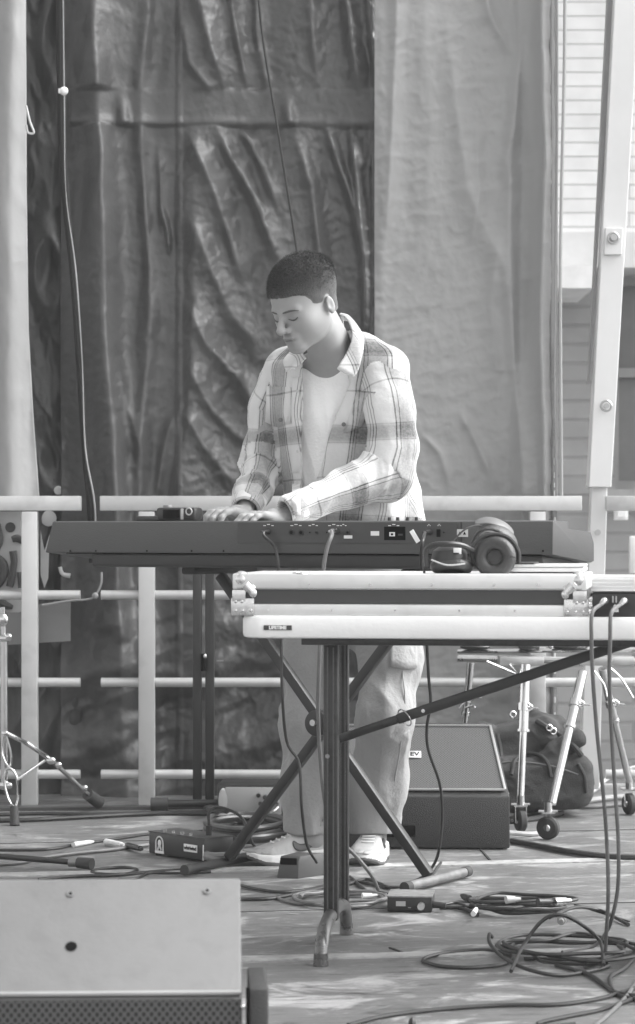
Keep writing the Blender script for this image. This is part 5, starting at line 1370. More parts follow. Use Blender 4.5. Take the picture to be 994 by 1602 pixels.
# small real-world details on the case, keyboard and table
for x in (.08, .22, .36, .50, .62): MB().cyl((x, 0, .012), (x, -.0012, .012), .0026, n=10).build('rivet', M_cor, fcase)
for px in (110, 150, 230, 300, 350, 740, 800, 850):
    c = Vector((kx(px), .0005, kz(px, 862))); MB().cyl(c, c + Vector((0, -.0012, 0)), .0028, n=10).build('screw', M_dk, kb)
for px in (722,): MB().box((kx(px), -.0004, kz(px, 840)), (.0012, .0016, .078)).build('panel_seam', M_dk, kb)
# ================================================================== MONITORS
def grille_mat(name, base, hole, sc):
    m = bpy.data.materials.new(name); m.use_nodes = True
    t = m.node_tree; N = t.nodes; L = t.links; b = N['Principled BSDF']
    tc = N.new('ShaderNodeTexCoord'); mp = N.new('ShaderNodeMapping'); mp.inputs['Rotation'].default_value = (0, 0, R(45)); mp.inputs['Scale'].default_value = (sc, sc, sc)
    L.new(tc.outputs['UV'], mp.inputs[0])
    v = N.new('ShaderNodeTexVoronoi'); v.inputs['Randomness'].default_value = 0.0; v.inputs['Scale'].default_value = 1.0; v.voronoi_dimensions = '2D'; L.new(mp.outputs[0], v.inputs['Vector'])
    r = N.new('ShaderNodeMapRange'); r.inputs['From Min'].default_value = .30; r.inputs['From Max'].default_value = .38; r.inputs['To Min'].default_value = hole; r.inputs['To Max'].default_value = base
    L.new(v.outputs['Distance'], r.inputs['Value']); L.new(r.outputs[0], b.inputs['Base Color']); b.inputs['Roughness'].default_value = .45; b.inputs['Metallic'].default_value = .2
    bp = N.new('ShaderNodeBump'); bp.inputs['Strength'].default_value = .8; bp.inputs['Distance'].default_value = .002; L.new(r.outputs[0], bp.inputs['Height']); L.new(bp.outputs[0], b.inputs['Normal'])
    return m
def quad(name, m, pts, parent, uvs, th=.003):
    me = bpy.data.meshes.new(name); me.from_pydata([tuple(p) for p in pts], [], [(0, 1, 2, 3)]); l = me.uv_layers.new(name='UVMap')
    for i, u in enumerate(uvs): l.data[i].uv = u
    me.materials.append(m); o = bpy.data.objects.new(name, me); COL.objects.link(o); o.parent = parent
    md = o.modifiers.new('t', 'SOLIDIFY'); md.thickness = th; md.offset = -1; return o
# wedge behind the player
wy = R(-2); WL, WD_ = .57, .40
wg = thing('stage_monitor', 'black wedge stage monitor with a mesh grille on the floor behind the player', 'speaker', (P(798, 0, 7.68).x, 7.68, 0), wy)
pr = [(0, .005), (0, .160), (.012, .170), (.30, .352), (.33, .356), (.40, .30), (.40, .005)]
M_wb = mat('monitor_paint', .022, .55, var=.12, scale=20, bump=.5, bscale=400)
vs = []; n = len(pr)
for s in (0, 1):
    for y, z in pr:
        ins = .042 * min(1, max(0, (z - .16) / .19)) if y > .005 else 0
        vs.append((-WL + ins if s == 0 else -ins, y, z))
MB().add(vs, [tuple(range(n - 1, -1, -1)), tuple(range(n, 2 * n))] + [(i, (i + 1) % n, n + (i + 1) % n, n + i) for i in range(n)]).build('cabinet', M_wb, wg, bev=.004)
a = Vector((0, -(.352 - .17), .288)).normalized() * 1; nrm = Vector((0, -.182, .288)).normalized() * .004
g0, g1 = (.020, .1745), (.292, .3465)
pts = [Vector((-WL + .014, g0[0], g0[1])) + nrm, Vector((-.014, g0[0], g0[1])) + nrm, Vector((-.050, g1[0], g1[1])) + nrm, Vector((-WL + .050, g1[0], g1[1])) + nrm]
quad('grille', grille_mat('monitor_grille', .12, .010, 1), pts, wg, [(v.x / .0062, (v.y * .85 + v.z * .5) / .0062) for v in pts])
fm = MB(); M_gf = mat('grille_rim', .30, .45, .3)
for i in range(4):
    p_, q_ = pts[i] + nrm * .5, pts[(i + 1) % 4] + nrm * .5; sq_tube(fm, p_, q_, .008 if i else .014, .006)
fm.build('grille_rim', M_gf, wg)
bc = (pts[0] * .56 + pts[1] * .44) * .55 + (pts[3] * .56 + pts[2] * .44) * .45
bx = P(649, 1185, 7.82); bl = inv_of(wg) @ bx
up_d = (pts[3] - pts[0]); up_d.x = 0; up_d.normalize()
tt = (bl.z - g0[1]) / (g1[1] - g0[1]); bpos = Vector((bl.x, g0[0] + tt * (g1[0] - g0[0]), g0[1] + tt * (g1[1] - g0[1]))) + nrm * 1.8
BM_ = Matrix.Translation(bpos) @ Matrix(((1, 0, 0, 0), (0, up_d.y, -up_d.z, 0), (0, up_d.z, up_d.y, 0), (0, 0, 0, 1)))
bd_ = MB().box((0, 0, 0), (.040, .034, .003), M=BM_, bev=.001).build('badge', mat('badge_silver', .6, .35, .3), wg)
text('badge_text', 'EV', .026, M_dk, bd_, BM_ @ T(0, 0, .0018), ext=.0004, bold=True)
MB().box((-.012, .03, .155), (.022, .012, .03), bev=.002).build('corner_fitting', mat('steel', .5), wg)
MB().box((-WL * .62, -.002, .055), (.14, .004, .035), bev=.002).build('handle_recess', M_dk, wg)
for x in (-.03, -WL + .03):
    for y in (.03, .37): MB().cyl((x, y, 0), (x, y, .006), .012, n=12).build('foot', M_rub, wg)
# near wedge at lower left, seen from its pale top side
nx = P(383, 0, 4.02).x
nw = thing('stage_monitor', 'large pale-topped wedge monitor at the lower left in the foreground', 'speaker', (nx, 4.0, 0), R(2.5))
M_ply2 = mat('worn_pale_paint', .128, .55, var=.07, scale=5, grime=.1, bump=.1, bscale=60)
NL = .80
top_, bot_ = Vector((0, .16, .418)), Vector((0, -.0, .252))
pr = [(-.0, .240), (.16, .3905), (.172, .392), (.42, .34), (.45, .02), (-.02, .02), (-.025, .232)]
MB().prism(pr, 'x', -NL, -.004).build('cabinet', M_ply2, nw, bev=.004)
MB().box((-NL / 2 - .0, -.022, .130), (NL - .035, .02, .205), bev=.002).build('grille_frame', M_blk, nw)
pts = [Vector((-NL + .01, -.034, .03)), Vector((-.006, -.034, .03)), Vector((-.006, -.034, .232)), Vector((-NL + .01, -.034, .232))]
quad('grille', grille_mat('front_grille', .075, .010, 1), pts, nw, [(v.x / .0085, v.z / .0085 * .8) for v in pts])
MB().box((.022, .06, .132), (.030, .20, .235), bev=.004).build('end_panel', M_wb, nw)
MB().box((.005, -.030, .132), (.006, .012, .235)).build('end_groove', M_dk, nw)
MB().ball((-.003, -.038, .222), .0045, seg=10, rings=6).build('screw', M_chr, nw)
sn = Vector((0, -.1505, .16)).normalized()
def onp(px, t):
    x = -(383 - px) * 4.05 / F; return Vector((x, .16 * t, .240 + .1505 * t))
for px, t in ((108, .88), (326, .90)):
    c = onp(px, t); MB().cyl(c - sn * .003, c + sn * .002, .0062, n=16).build('screw', mat('steel_dull', .22, .4, .6), nw)
    c = onp(px, t) + sn * .0018; MB().cyl(c, c + sn * .0012, .0025, n=6).build('screw_socket', M_dk, nw)
c = onp(113, .40); MB().cyl(c - sn * .002, c + sn * .0012, .0092, n=20).build('port_hole', M_dk, nw)
MB().box((-NL / 2, -.012, .2395), (NL - .01, .020, .004)).build('edge_wear', mat('edge_wear', .26, .6), nw)

# ================================================================== PERCUSSION RACK with casters, behind right
rk_ = thing('percussion_rack', 'chrome percussion rack on castors behind the table at the right', 'percussion rack', P(880, 1290, 8.2).x * Vector((1, 0, 0)) + Vector((0, 8.25, 0)))
def chain_leg(top, bot, r0, r1, split=.45, clamp=.25):
    top, bot = Vector(top), Vector(bot); d = bot - top
    q = MB().cyl(top, top + d * split, r0, n=14); q.cyl(top + d * split, bot, r1, n=14); q.cyl(top + d * (split - .01), top + d * (split + .01), r0 * 1.25, n=14)
    lg = q.build('leg', M_chr, rk_, world=True)
    c = top + d * clamp
    k = MB(); k.cyl(c - d.normalized() * .012, c + d.normalized() * .012, r0 * 1.3, n=14); k.tube([c + Vector((.012, -.02, .012)), c + Vector((.025, -.022, 0)), c + Vector((.012, -.02, -.012))], .0035, n=6)
    k.cyl(c + Vector((.01, -.02, 0)), c + Vector((.045, -.02, -.004)), .003, n=8); k.build('wing_clamp', M_chr, lg, world=True)
    return lg
def caster(px, py, top, fr=1.0, ang=0.0):
    g_ = G(px, py); r = .036; ax = Vector((math.cos(ang), math.sin(ang), 0)); c = Vector((g_.x, g_.y + .0, r + .001))
    wq = MB().lathe([(.012, -.013), (r - .006, -.0135), (r, -.008), (r, .008), (r - .006, .0135), (.012, .013)], c, ax, n=28).build('castor_wheel', M_rub, rk_, world=True)
    MB().lathe([(.0, -.0155), (.010, -.0155), (.012, -.013), (.012, .013), (.010, .0155), (0, .0155)], c, ax, n=16).build('hub', M_chr, wq, world=True)
    k = MB(); t_ = Vector(top)
    for s in (-1, 1): k.add([c + ax * s * .017 + Vector((0, 0, -.008)), c + ax * s * .019 + Vector((0, 0, -.008)), c + ax * s * .019 + Vector((0, .01, .045)), c + ax * s * .017 + Vector((0, .01, .045)),
                             c + ax * s * .017 + Vector((0, -.016, -.006)), c + ax * s * .019 + Vector((0, -.016, -.006)), c + ax * s * .019 + Vector((0, -.014, .045)), c + ax * s * .017 + Vector((0, -.014, .045))],
                            [(0, 1, 2, 3), (4, 7, 6, 5), (0, 4, 5, 1), (1, 5, 6, 2), (2, 6, 7, 3), (3, 7, 4, 0)])
    k.box(c + Vector((0, 0, .047)), (.042, .030, .006)); k.cyl(c + Vector((0, 0, .045)), c + Vector((0, 0, .08)), .013, n=14)
    k.cyl(c + Vector((-.03, 0, .052)), c + Vector((.03, 0, .052)), .004, n=8); k.build('castor_fork', M_chr, wq, world=True)
    return c + Vector((0, 0, .075))
ca_ = caster(815, 1302, (0, 0, 0), ang=R(15)); cb_ = caster(858, 1314, (0, 0, 0), ang=R(62)); cc_ = caster(985, 1275, (0, 0, 0), ang=R(20))
chain_leg(P(823, 1040, 8.2), ca_, .0175, .0125, .5, .32)
chain_leg(P(912, 1052, 8.15), cb_ + Vector((.012, .0, 0)), .0155, .0135, .42, .24)
chain_leg(P(943, 1046, 8.45), cc_, .0145, .0125, .45, .3)
chain_leg(P(737, 1036, 8.5), P(712, 1300, 8.62), .0125, .0105, .30, .2)
MB().cyl(P(716, 1019, 8.35), P(1040, 1016, 8.30), .0075, n=10).build('crossbar', M_chr, rk_, world=True)
MB().cyl(P(716, 1030, 8.45), P(1040, 1036, 8.40), .0120, n=10).build('crossbar', M_stl, rk_, world=True)
for a, b in ((780, 850), (895, 990)):
    MB().box(P((a + b) / 2, 1033, 8.28), ((b - a) * 8.28 / F, .10, .030), bev=.004).build('clamp_plate', M_stl, rk_, world=True)
for px, sx_, z in ((744, 34, .012), (828, 24, .016), (892, 40, .013)):
    MB().ball(P(px, 1012, 8.3), (sx_ * 8.3 / F / 1.4, .03, z)).build('pad', M_blk, rk_, world=True)
for A in (((762, 1035), (800, 1051), (808, 1053), (797, 1040)), ((956, 1046), (973, 1062), (991, 1092)), ((930, 1050), (945, 1070), (950, 1090)), ((718, 1108), (728, 1096), (736, 1100)), ((728, 1108), (740, 1104), (743, 1108))):
    MB().tube([P(x, y, 8.22) for x, y in A], .0038, n=6, smooth=2).build('rod', M_chr, rk_, world=True)
for px, py in ((749, 1009), (862, 1012), (905, 1010), (835, 1008)): MB().ball(P(px, py, 8.22), (.009, .008, .007), seg=10, rings=7).build('wing_nut', M_chr, rk_, world=True)

# ================================================================== BAG
def sd_bag(p):
    def W(px, py, d): return np.array(P(px, py, d))
    def rb(c, hsz, r, tilt=0.0):
        q = p - c; ca_, sa_ = math.cos(tilt), math.sin(tilt)
        q = np.stack([q[:, 0] * ca_ + q[:, 2] * sa_, q[:, 1], -q[:, 0] * sa_ + q[:, 2] * ca_], 1)
        k = np.abs(q) - np.array(hsz) + r
        return np.linalg.norm(np.maximum(k, 0), axis=1) + np.minimum(k.max(1), 0) - r
    d = rb(W(838, 1222, 8.64), (.185, .13, .085), .05, R(3))                      # lower pouch
    d = smin(d, rb(W(818, 1165, 8.70), (.125, .10, .075), .04, R(14)), .012)      # upper body slumped on it
    d = smin(d, rb(W(876, 1168, 8.62), (.085, .085, .026), .02, R(33)), .006)     # flap folding down to the right
    d = smin(d, s_cap(p, W(838, 1122, 8.72), W(872, 1135, 8.68), .020, .034), .02)
    d = smin(d, s_cap(p, W(755, 1150, 8.70), W(776, 1185, 8.68), .040, .055), .02)
    d = d - .011 * ridged(p[:, 0] * 7 + p[:, 2] * 7, p[:, 2] * 11 - p[:, 0] * 3, p[:, 1] * 5, 3) - .006 * np.abs(fbm(p[:, 0] * 16 + p[:, 2] * 14, p[:, 1] * 12, p[:, 2] * 9, 2)) - .002 * fbm(p[:, 0] * 50, p[:, 1] * 50, p[:, 2] * 50, 2)
    return smax(d, .002 - p[:, 2], .01)
bg_ = thing('bag', 'slumped dark fabric holdall on the floor behind the percussion rack', 'bag', (P(840, 0, 8.6).x, 8.6, 0))
v_, q_ = surface_nets(sd_bag, (.40, 8.42, -.02), (1.08, 8.90, .44), .0055)
np_mesh('body', v_, q_, mat('bag_cordura', .05, .8, var=.2, scale=12, bump=.4, bscale=250), bg_, inv=inv_of(bg_))
def bagd(px, py, off=.006):
    dd = np.linspace(8.35, 8.9, 300); s_ = sd_bag(np.array([list(P(px, py, d)) for d in dd])); k = int(np.argmax(s_ < 0)); return P(px, py, (dd[k] if s_[k] < 0 else 8.6) - off)
for pts, r, nm, mm in (([(840, 1128), (856, 1138), (876, 1150), (898, 1168), (910, 1182)], .010, 'strap', mat('bag_strap', .03, .7)), ([(800, 1212), (806, 1190), (822, 1180), (845, 1182), (858, 1196), (862, 1216)], .007, 'handle', mat('bag_strap', .03)),
                   ([(770, 1196), (800, 1192), (835, 1194), (870, 1200), (905, 1212)], .0025, 'zip', mat('zip_metal', .20, .4, .6)), ([(905, 1195), (915, 1215), (918, 1240)], .006, 'strap', mat('bag_strap', .03)), ([(778, 1150), (784, 1180), (784, 1220), (780, 1250)], .009, 'strap', mat('bag_strap', .03))):
    MB().tube([bagd(x, y) for x, y in pts], r, n=8).build(nm, mm, bg_, world=True)
for px, py in ((860, 1139), (866, 1144), (803, 1118)): MB().torus(bagd(px, py, .02), (.3, -1, .2), .010, .003, n=16, k=6).build('buckle', M_chr, bg_, world=True)

# ================================================================== LEFT: cymbal stand, mic stand leg
cs = thing('cymbal_stand', 'chrome stand with braced tripod legs cut by the left edge', 'stand', (P(0, 0, 8.4).x, 8.4, 0))
pm = MB().cyl(P(7, 1235, 8.4), P(6, 1000, 8.4), .0125, n=14).build('pole', M_chr, cs, world=True)
MB().cyl(P(6, 1000, 8.4), P(4, 950, 8.4), .009, n=12).build('upper_pole', M_chr, cs, world=True)
k = MB(); k.cyl(P(-4, 999, 8.38), P(18, 999, 8.38), .010, n=12); k.ball(P(5, 970, 8.38), (.018, .014, .022)); k.ball(P(14, 996, 8.37), .011); k.build('collar', M_chr, cs, world=True)
k = MB(); k.cyl(P(-6, 1229, 8.38), P(18, 1229, 8.38), .012, n=12); k.ball(P(15, 1229, 8.36), .010); k.build('collar', M_chr, cs, world=True)
def plate_leg(pts, wd):
    q = MB()
    for i in range(len(pts) - 1): sq_tube(q, pts[i], pts[i + 1], wd, .010)
    return q
a0, a1, a2 = P(6, 1146, 8.38), P(76, 1186, 8.55), P(145, 1250, 8.72)
plate_leg([a0, P(40, 1162, 8.46), a1], .020).build('leg', M_chr, cs, world=True)
lg = plate_leg([a1, P(110, 1217, 8.63), a2], .016).build('leg', mat('steel_dull', .22), cs, world=True)
k = MB(); k.ball(P(80, 1190, 8.54), (.017, .012, .013)); k.ball(P(92, 1197, 8.56), (.012, .012, .012)); k.ball(P(133, 1233, 8.68), .011); k.build('bolt', M_chr, lg, world=True)
MB().cyl(P(137, 1243, 8.70), P(155, 1256, 8.76), .020, .022, n=14).build('rubber_foot', M_rub, lg, world=True)
sq_tube(MB(), P(70, 1190, 8.52), P(26, 1220, 8.42), .009, .009).build('brace', M_stl, cs, world=True)
L1_ = [[(4, 1152), (3, 1180), (14, 1200), (18, 1192), (16, 1172), (10, 1152)], [(8, 1206), (6, 1220), (12, 1248), (22, 1262), (28, 1250), (26, 1215), (16, 1202), (8, 1206)]]
fl = MB()
for pts in L1_: fl.tube([P(x, y, 8.34) for x, y in pts], .0042, n=6, smooth=2)
lg = fl.build('leg', M_chr, cs, world=True)
k = MB(); k.cyl(P(22, 1262, 8.33), P(23, 1292, 8.31), .0135, .0165, n=14); k.build('rubber_foot', M_rub, lg, world=True)
mc = thing('microphone_stand', 'black round stand leg with rubber tip reaching in low from the left edge', 'stand', G(20, 1342, 0))
MB().cyl(G(-60, 1335, .045), G(112, 1349, .020), .0085, n=12).build('leg', M_std, mc, world=True)
MB().cyl(G(108, 1349, .021), G(124, 1350, .020), .013, n=14).build('collar', mat('steel_dull', .22), mc, world=True)
MB().cyl(G(122, 1350, .020), G(144, 1352, .019), .0155, .017, n=16).build('rubber_tip', M_rub, mc, world=True)

# folded black stand behind the keyboard's left half
fs_ = thing('folding_stand', 'black folding stand of two upright posts standing before the barrier', 'stand', (P(318, 0, 8.75).x, 8.75, 0))
for px in (309, 328.5):
    MB().box((P(px, 0, 8.75).x, 8.75, .44), (.031, .030, .80), bev=.004).build('post', mat('black_powder_coat', .028), fs_, world=True)
MB().cyl(P(318.5, 1023, 8.72), P(318.5, 1050, 8.72), .009, n=12).build('lock', M_dk, fs_, world=True)
MB().ball(P(321, 1027, 8.70), (.006, .006, .009)).build('bolt', M_chr, fs_, world=True)
MB().box(P(345, 1033.5, 8.78), (.022, .01, .006)).build('pin', M_chr, fs_, world=True)
MB().box((P(318, 0, 8.75).x, 8.75, .835), (.11, .04, .03), bev=.005).build('top_bracket', mat('black_powder_coat', .028), fs_, world=True)
f_ = MB().cyl((P(245, 0, 8.8).x, 8.72, .026), (P(345, 0, 8.8).x, 8.72, .030), .013, n=12).build('foot', M_std, fs_, world=True)
MB().cyl((P(236, 0, 8.72).x, 8.72, .026), (P(263, 0, 8.72).x, 8.72, .026), .023, n=18).build('rubber_cap', M_rub, f_, world=True)
for k_ in range(3):
    pass
cable([G(280 + 60 * (i % 2) + 3 * i, 1262 + 1.5 * i, .02 + .012 * i) if i % 2 else G(318 + 2 * i, 1262 + i, .012 + .012 * i) for i in range(6)], .008, 'short thick black cable looped at the feet of the folding stand')

# pale amp box
ap = thing('amplifier', 'low grey box with rounded end and knobs on the floor behind the player', 'amplifier', (P(392, 0, 8.53).x, 8.53, 0), R(-3))
wA = (446 - 342) * 8.53 / F
MB().box((0, .09, .060), (wA, .18, .108), bev=.006).build('cabinet', M_blk, ap)
MB().box((.010, -.003, .058), (wA - .034, .006, .090), bev=.002).build('front_panel', mat('amp_panel', .30, .5, var=.06), ap)
MB().lathe([(.0, .006), (.034, .005), (.040, .0), (.040, -.01)], (0, 0, 0), (0, -1, 0), n=28, M=T(-wA / 2 + .020, -.001, .058) @ Matrix.Diagonal((.42, 1, 1.05, 1))).build('end_disc', mat('amp_disc', .42, .5, var=.2), ap)
for dx, dz in ((.028, .078), (.05, .072), (.072, .082), (.092, .078), (.06, .052), (.035, .05), (.088, .05)):
    MB().cyl((dx, -.006, dz), (dx, -.022, dz), .009, .007, n=14).build('knob', M_chr, ap)
MB().tube([(.045, -.012, .045), (.05, -.03, .03), (.075, -.034, .026), (.095, -.02, .04)], .005, n=8).build('handle', M_chr, ap)

# whirl box (junction box with emblem and name plate)
dA, dB = G(233, 1338), G(320, 1351); ax_ = dB - dA; yaw_ = math.atan2(ax_.y, ax_.x); wl = ax_.length
db = thing('junction_box', 'black metal junction box with white emblem and name plate on the floor', 'junction box', dA, yaw_)
MB().box((wl / 2, .055, .0375), (wl, .11, .063), bev=.003).build('body', M_blk, db)
MB().box((wl / 2, .055, .0705), (wl + .002, .112, .003)).build('lid', mat('scuffed_black', .05, .4, var=.5, scale=40), db)
for x in (.02, wl - .02):
    for y in (.02, .09): MB().cyl((x, y, 0), (x, y, .008), .008, n=10).build('foot', M_rub, db)
em = MB(); ex, ez = wl * .20, .034
em.torus((ex, -.0012, ez + .006), (0, -1, 0), .0165, .0022, n=24, k=6, sq=1.15, arc=math.pi)
em.box((ex - .0165, -.001, ez - .006), (.004, .002, .024)); em.box((ex + .0165, -.001, ez - .006), (.004, .002, .024))
em.box((ex, -.001, ez - .020), (.040, .002, .008)); em.ball((ex, -.001, ez + .006), (.008, .002, .010)); em.cyl((ex - .008, -.0012, ez - .014), (ex + .002, -.0012, ez + .002), .003, n=6); em.cyl((ex + .008, -.0012, ez - .014), (ex + .002, -.0012, ez), .0025, n=6)
em.build('emblem', M_prt, db)
pt = MB().box((wl * .76, -.0012, .038), (.060, .0024, .022), bev=.0006).build('name_plate', M_prt, db)
text('plate_text', 'whirlwind', .0145, M_dk, pt, T(wl * .76, -.0027, .038) @ FACE, ext=.0003, bold=True, sx=.95)
MB().box((wl - .004, -.001, .030), (.003, .002, .046)).build('edge_scuff', M_prt, db)
MB().cyl((-.018, .04, .030), (0, .04, .030), .011, n=12).build('plug', M_wht, db)
for x in (.05, .09, .13, .17): MB().cyl((x, .02, .072), (x, .02, .078), .005, n=10).build('switch', M_stl, db)
MB().cyl((wl * .8, .06, .072), (wl * .8, .06, .100), .0095, n=12).build('plug', M_blk, db)
pw = db.location + Vector((math.cos(yaw_) * wl * .8 - math.sin(yaw_) * .06, math.sin(yaw_) * wl * .8 + math.cos(yaw_) * .06, .100))
cable([pw, pw + Vector((0, 0, .035)), pw + Vector((.02, .01, .052)), pw + Vector((.06, 0, .045)), pw + Vector((.10, -.02, .02)), pw + Vector((.13, -.04, -.05)), pw + Vector((.16, -.02, -.09))], .0042, 'thin cable arching out of the top of the emblem junction box')

# sustain pedal
pa, pb = G(428, 1374), G(459, 1379)
pd = thing('sustain_pedal', 'dark wedge-shaped sustain pedal on the floor by the left shoe', 'pedal', pa, R(-12))
M_pd = mat('pedal_grey', .065, .5, var=.08)
sl = MB(); prp = [(0, 0), (.006, .045), (.012, .060), (.09, .062), (.16, .050), (.17, 0)]
vs = []; n = len(prp)
for s in (0, 1):
    for y, z in prp: vs.append(((.010 + y * .35 if s == 0 else .070 + y * .62) + (0 if z < .04 else (.004 if s == 0 else -.004)), y, z))
MB().add(vs, [tuple(range(n - 1, -1, -1)), tuple(range(n, 2 * n))] + [(i, (i + 1) % n, n + (i + 1) % n, n + i) for i in range(n)]).build('body', M_pd, pd, bev=.0015)
MB().box((.042, .003, .047), (.046, .003, .018), M=Matrix.Rotation(0, 4, 'X')).build('treadle', M_dk, pd)
# power brick box with connectors
bb = thing('junction_box', 'small flat black box with plugs on the floor under the keyboard', 'junction box', G(641, 1428), R(-6))
MB().box((0, .06, .020), (.112, .12, .036), bev=.002).build('body', M_blk, bb)
MB().box((0, .06, .0395), (.114, .122, .003)).build('lid', mat('pale_lid', .22, .4, var=.5, scale=50), bb)  # lid in a mottled grey, paler than the body
MB().box((-.022, -.001, .022), (.024, .002, .012)).build('label_plate', mat('silver_paint', .4), bb)
MB().cyl((.03, 0, .018), (.03, -.022, .018), .009, n=14).build('plug', M_stl, bb)
MB().cyl((.0, 0, .012), (.0, .0, .012 + .001), .004, n=8).build('screw', M_stl, bb)
MB().cyl((.057, .02, .018), (.090, .018, .016), .009, .007, n=14).build('plug', M_blk, bb)
# ================================================================== CABLES ON THE FLOOR
def floor_cable(pts, r, label, m=None, plugs=(), grp=None):
    return cable([G(p[0], p[1], r + (p[2] if len(p) > 2 else .001)) for p in pts], r, label, m, grp, plugs)
M_tape = mat('white_tape', .62, .7, var=.15, scale=40)
def conn(p, q, r, m): return (p, q - p, (q - p).length * .7, r, m)
floor_cable([(-40, 1276), (60, 1273), (150, 1274), (250, 1271), (345, 1270)], .006, 'black cable lying straight along the foot of the barrier at the left')
floor_cable([(-40, 1284), (40, 1283), (120, 1279), (240, 1273), (330, 1273)], .0075, 'thicker black cable in front of the one along the barrier at the left')
o = floor_cable([(-40, 1330), (50, 1330), (90, 1327), (118, 1321), (150, 1317), (185, 1312), (232, 1305), (262, 1303), (320, 1300), (380, 1298)], .0044, 'black cable with a white tape band running from the left edge past the emblem box',
                plugs=[conn(G(115, 1322, .008), G(152, 1316, .008), .0085, M_tape)])
floor_cable([(-40, 1355), (30, 1350), (60, 1343), (110, 1336), (170, 1330), (215, 1324), (232, 1322)], .006, 'grey cable on the floor at the left running to the emblem box', m=M_cabg,
            plugs=[conn(G(166, 1317, .012), G(200, 1323, .012), .0095, M_tape), conn(G(200, 1323, .012), G(228, 1330, .014), .010, M_blk)])
floor_cable([(60, 1376), (120, 1371), (165, 1370), (200, 1367), (215, 1361), (190, 1357), (150, 1361), (148, 1366), (190, 1368), (260, 1362), (320, 1360)], .0045, 'thin black cable looping above the near monitor at the left')
floor_cable([(185, 1377), (215, 1374), (235, 1366), (280, 1366), (330, 1364)], .004, 'thinnest black cable crossing behind the near monitor')
# thick multicore coil behind the emblem box
def coil(name_pts, r, label, m, plugs=(), grp=None): return cable(name_pts, r, label, m, grp, plugs)
def spiral(cx_, cy_, rx, ry, turns, r, z0=0.0, dz=0.0, j=.06, seed=1, n=14, ph=0.0):
    """loose flat coil round a floor pixel; rx, ry in metres"""
    rnd = random.Random(seed); c = G(cx_, cy_); o = []
    for i in range(int(turns * n)):
        a = ph + 2 * math.pi * i / n; k = 1 + rnd.uniform(-j, j) + .05 * math.sin(a * .37 + seed)
        o.append(Vector((c.x + rx * k * math.cos(a), c.y + ry * k * math.sin(a), r + .001 + z0 + dz * i / n + abs(rnd.uniform(0, .004)))))
    return o
coil(spiral(386, 1313, .125, .22, 5.0, .009, dz=.010, seed=3), .009, 'coiled thick black multicore cable behind the emblem junction box', mat('multicore', .06, .35, var=.2, scale=15))
coil(spiral(345, 1347, .05, .10, 2.0, .010, dz=.008, seed=8), .009, 'small thick grey cable loop behind the left foot of the keyboard stand', mat('multicore_grey', .15, .35, var=.2))
floor_cable([(372, 1384), (400, 1391), (440, 1396), (480, 1392), (520, 1384), (560, 1380), (600, 1388), (640, 1386), (668, 1378), (690, 1350, .02)], .0042, 'thin cable from the near monitor across to the right foot of the stand')
floor_cable([(374, 1407), (420, 1406), (455, 1400), (500, 1390), (545, 1383), (575, 1376), (610, 1390)], .0048, 'dark cable just in front of the pedal running right behind the table leg')
floor_cable([(430, 1404), (460, 1413), (500, 1416), (545, 1410), (600, 1408), (640, 1400)], .004, 'cable curving in front of the table leg to the small flat box', m=M_cabg)
coil(spiral(532, 1413, .115, .12, 2.6, .005, dz=.003, seed=5, j=.1), .005, 'two loose grey loops of cable round the base of the near table leg', M_cabg, plugs=[conn(G(567, 1402, .012), G(588, 1401, .012), .008, M_tape)])
floor_cable([(548, 1372), (575, 1395), (592, 1396), (610, 1400)], .0045, 'short dark cable running under the keyboard stand to the flat box')
floor_cable([(688, 1420), (720, 1421), (735, 1426), (748, 1432)], .005, 'two-strand cable from the flat box to the tied bundle')
floor_cable([(688, 1416), (715, 1413), (738, 1420), (739, 1408), (726, 1402)], .0035, 'thin loose cable end with a small plug beside the tied bundle', plugs=[conn(G(735, 1407, .010), G(722, 1401, .012), .010, M_blk)])
coil(spiral(812, 1428, .115, .085, 5.0, .006, dz=.006, seed=11, j=.24, n=10), .0044, 'tied bundle of black cables on the floor right of the flat box', M_cab,
     plugs=[conn(G(868, 1411, .05), G(893, 1409, .05), .011, M_chr), conn(G(842, 1412, .052), G(868, 1411, .05), .010, M_blk), conn(G(880, 1437, .03), G(878, 1443, .03), .013, M_stl), conn(G(792, 1408, .05), G(812, 1407, .05), .010, mat('silver_paint', .4)), conn(G(741, 1430, .02), G(747, 1420, .02), .007, M_prt)])
floor_cable([(860, 1436, .03), (900, 1420, .03), (940, 1425, .01), (984, 1447, .0)], .0045, 'cable trailing right from the tied bundle towards the edge')
floor_cable([(800, 1520, .01), (820, 1478, .04), (850, 1440, .09), (880, 1432, .10), (915, 1450, .07), (940, 1475, .03), (945, 1510, .01)], .0044, 'dark cable arching up off the floor over the large coil', m=M_cab)
floor_cable([(662, 1504), (690, 1512), (740, 1514), (790, 1508), (800, 1495), (760, 1487), (705, 1490), (668, 1498), (662, 1504)], .0044, 'long flat cable loop lying left of the large coil', m=M_cab)
floor_cable([(770, 1466, .05), (766, 1462, .06), (768, 1478, .04), (790, 1500, .02), (830, 1518, .01), (880, 1526), (940, 1516), (950, 1508), (900, 1502), (820, 1500)], .0044, 'stiff cable loop standing a little off the floor at the large coil', m=M_cab)
coil(spiral(893, 1496, .140, .15, 4.2, .006, dz=.004, seed=21, j=.3, n=9), .0042, 'large messy coil of dark cable on the floor at the lower right', M_cab)
floor_cable([(870, 1510), (920, 1524), (945, 1540), (962, 1552), (994, 1558), (1040, 1556)], .0046, 'dark cable leaving the large coil to the right edge')
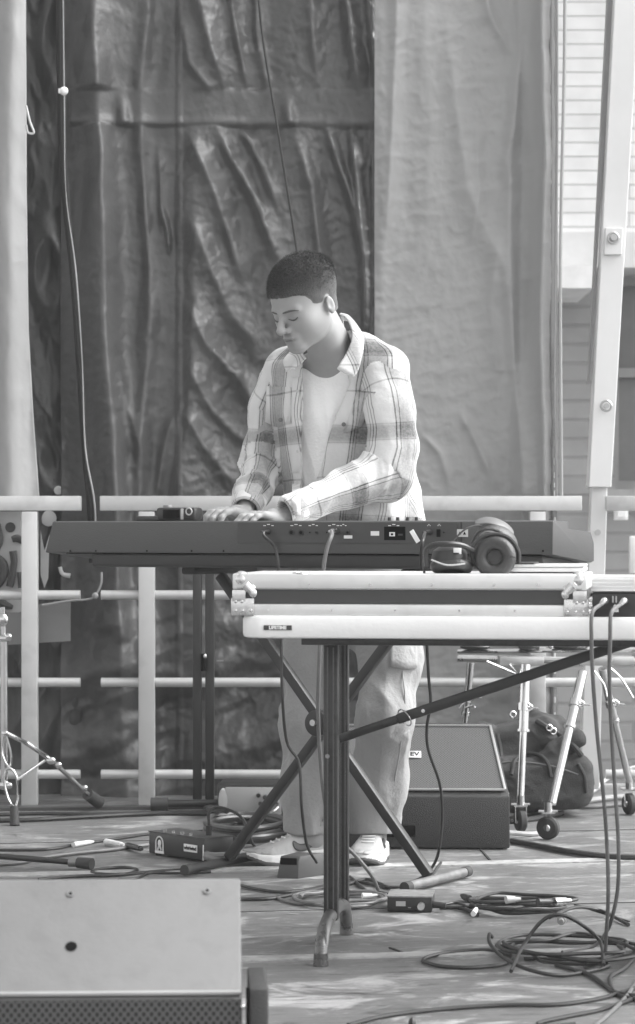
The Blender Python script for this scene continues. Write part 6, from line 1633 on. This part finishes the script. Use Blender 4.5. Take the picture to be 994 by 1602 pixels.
floor_cable([(995, 1482), (990, 1500), (975, 1516), (955, 1530), (962, 1552), (985, 1562), (1020, 1568)], .0046, 'dark cable bending down the right edge beside the large coil')
floor_cable([(545, 1604), (600, 1590), (680, 1580), (780, 1573), (870, 1572), (940, 1562), (994, 1546)], .0044, 'long dark cable crossing the lower right floor')
floor_cable([(994, 1562), (940, 1580), (890, 1590), (845, 1600), (850, 1606), (900, 1602)], .0044, 'dark cable bending back at the bottom right corner')
floor_cable([(930, 1606), (955, 1585), (980, 1560), (1000, 1530)], .0044, 'short cable rising steeply at the bottom right corner', m=M_cabg)
# behind right
floor_cable([(800, 1316), (850, 1325), (900, 1334), (960, 1341), (1040, 1343)], .009, 'thick dark cable running right from the wedge monitor behind the player')
floor_cable([(796, 1303, .01), (830, 1305), (846, 1303)], .008, 'pale hose end sticking out beside the wedge monitor', m=mat('pale_hose', .34, .5))
floor_cable([(795, 1275), (850, 1268), (880, 1258), (925, 1240), (960, 1212, .05), (1010, 1196, .08)], .008, 'pale grey hose rising right behind the percussion rack', m=mat('pale_hose', .34))
floor_cable([(860, 1270), (910, 1255), (960, 1248), (1010, 1246)], .010, 'pale thick hose on the floor behind the percussion rack', m=mat('pale_hose', .34))
floor_cable([(880, 1262), (930, 1262), (990, 1257), (1030, 1256)], .008, 'darker hose behind the castor at the right edge', m=M_cabg)
floor_cable([(770, 1277), (800, 1285), (840, 1280), (880, 1272)], .009, 'dark hose between the wedge monitor and the bag')
# second coil of bits
q = MB().ball(G(645, 1603, .012), (.008, .01, .014), seg=10, rings=8); one(q, 'plug', M_blk, 'tiny dark stub on the floor at the bottom edge of the photo', 'plug')

# ================================================================== HAZE drifting over the stage
hb = MB().box((0, 10, 3.2), (242, 242, 11.0))
hz = hb.build('haze', None, smooth=False) if False else None
m = bpy.data.materials.new('haze'); m.use_nodes = True; N = m.node_tree.nodes; N.clear()
vo = N.new('ShaderNodeVolumePrincipled'); vo.inputs['Color'].default_value = (.95, .95, .95, 1); vo.inputs['Density'].default_value = .0026; vo.inputs['Anisotropy'].default_value = 0.0
ou = N.new('ShaderNodeOutputMaterial'); m.node_tree.links.new(vo.outputs[0], ou.inputs['Volume'])
struct(hb.build('haze', m, smooth=False), 'stuff')
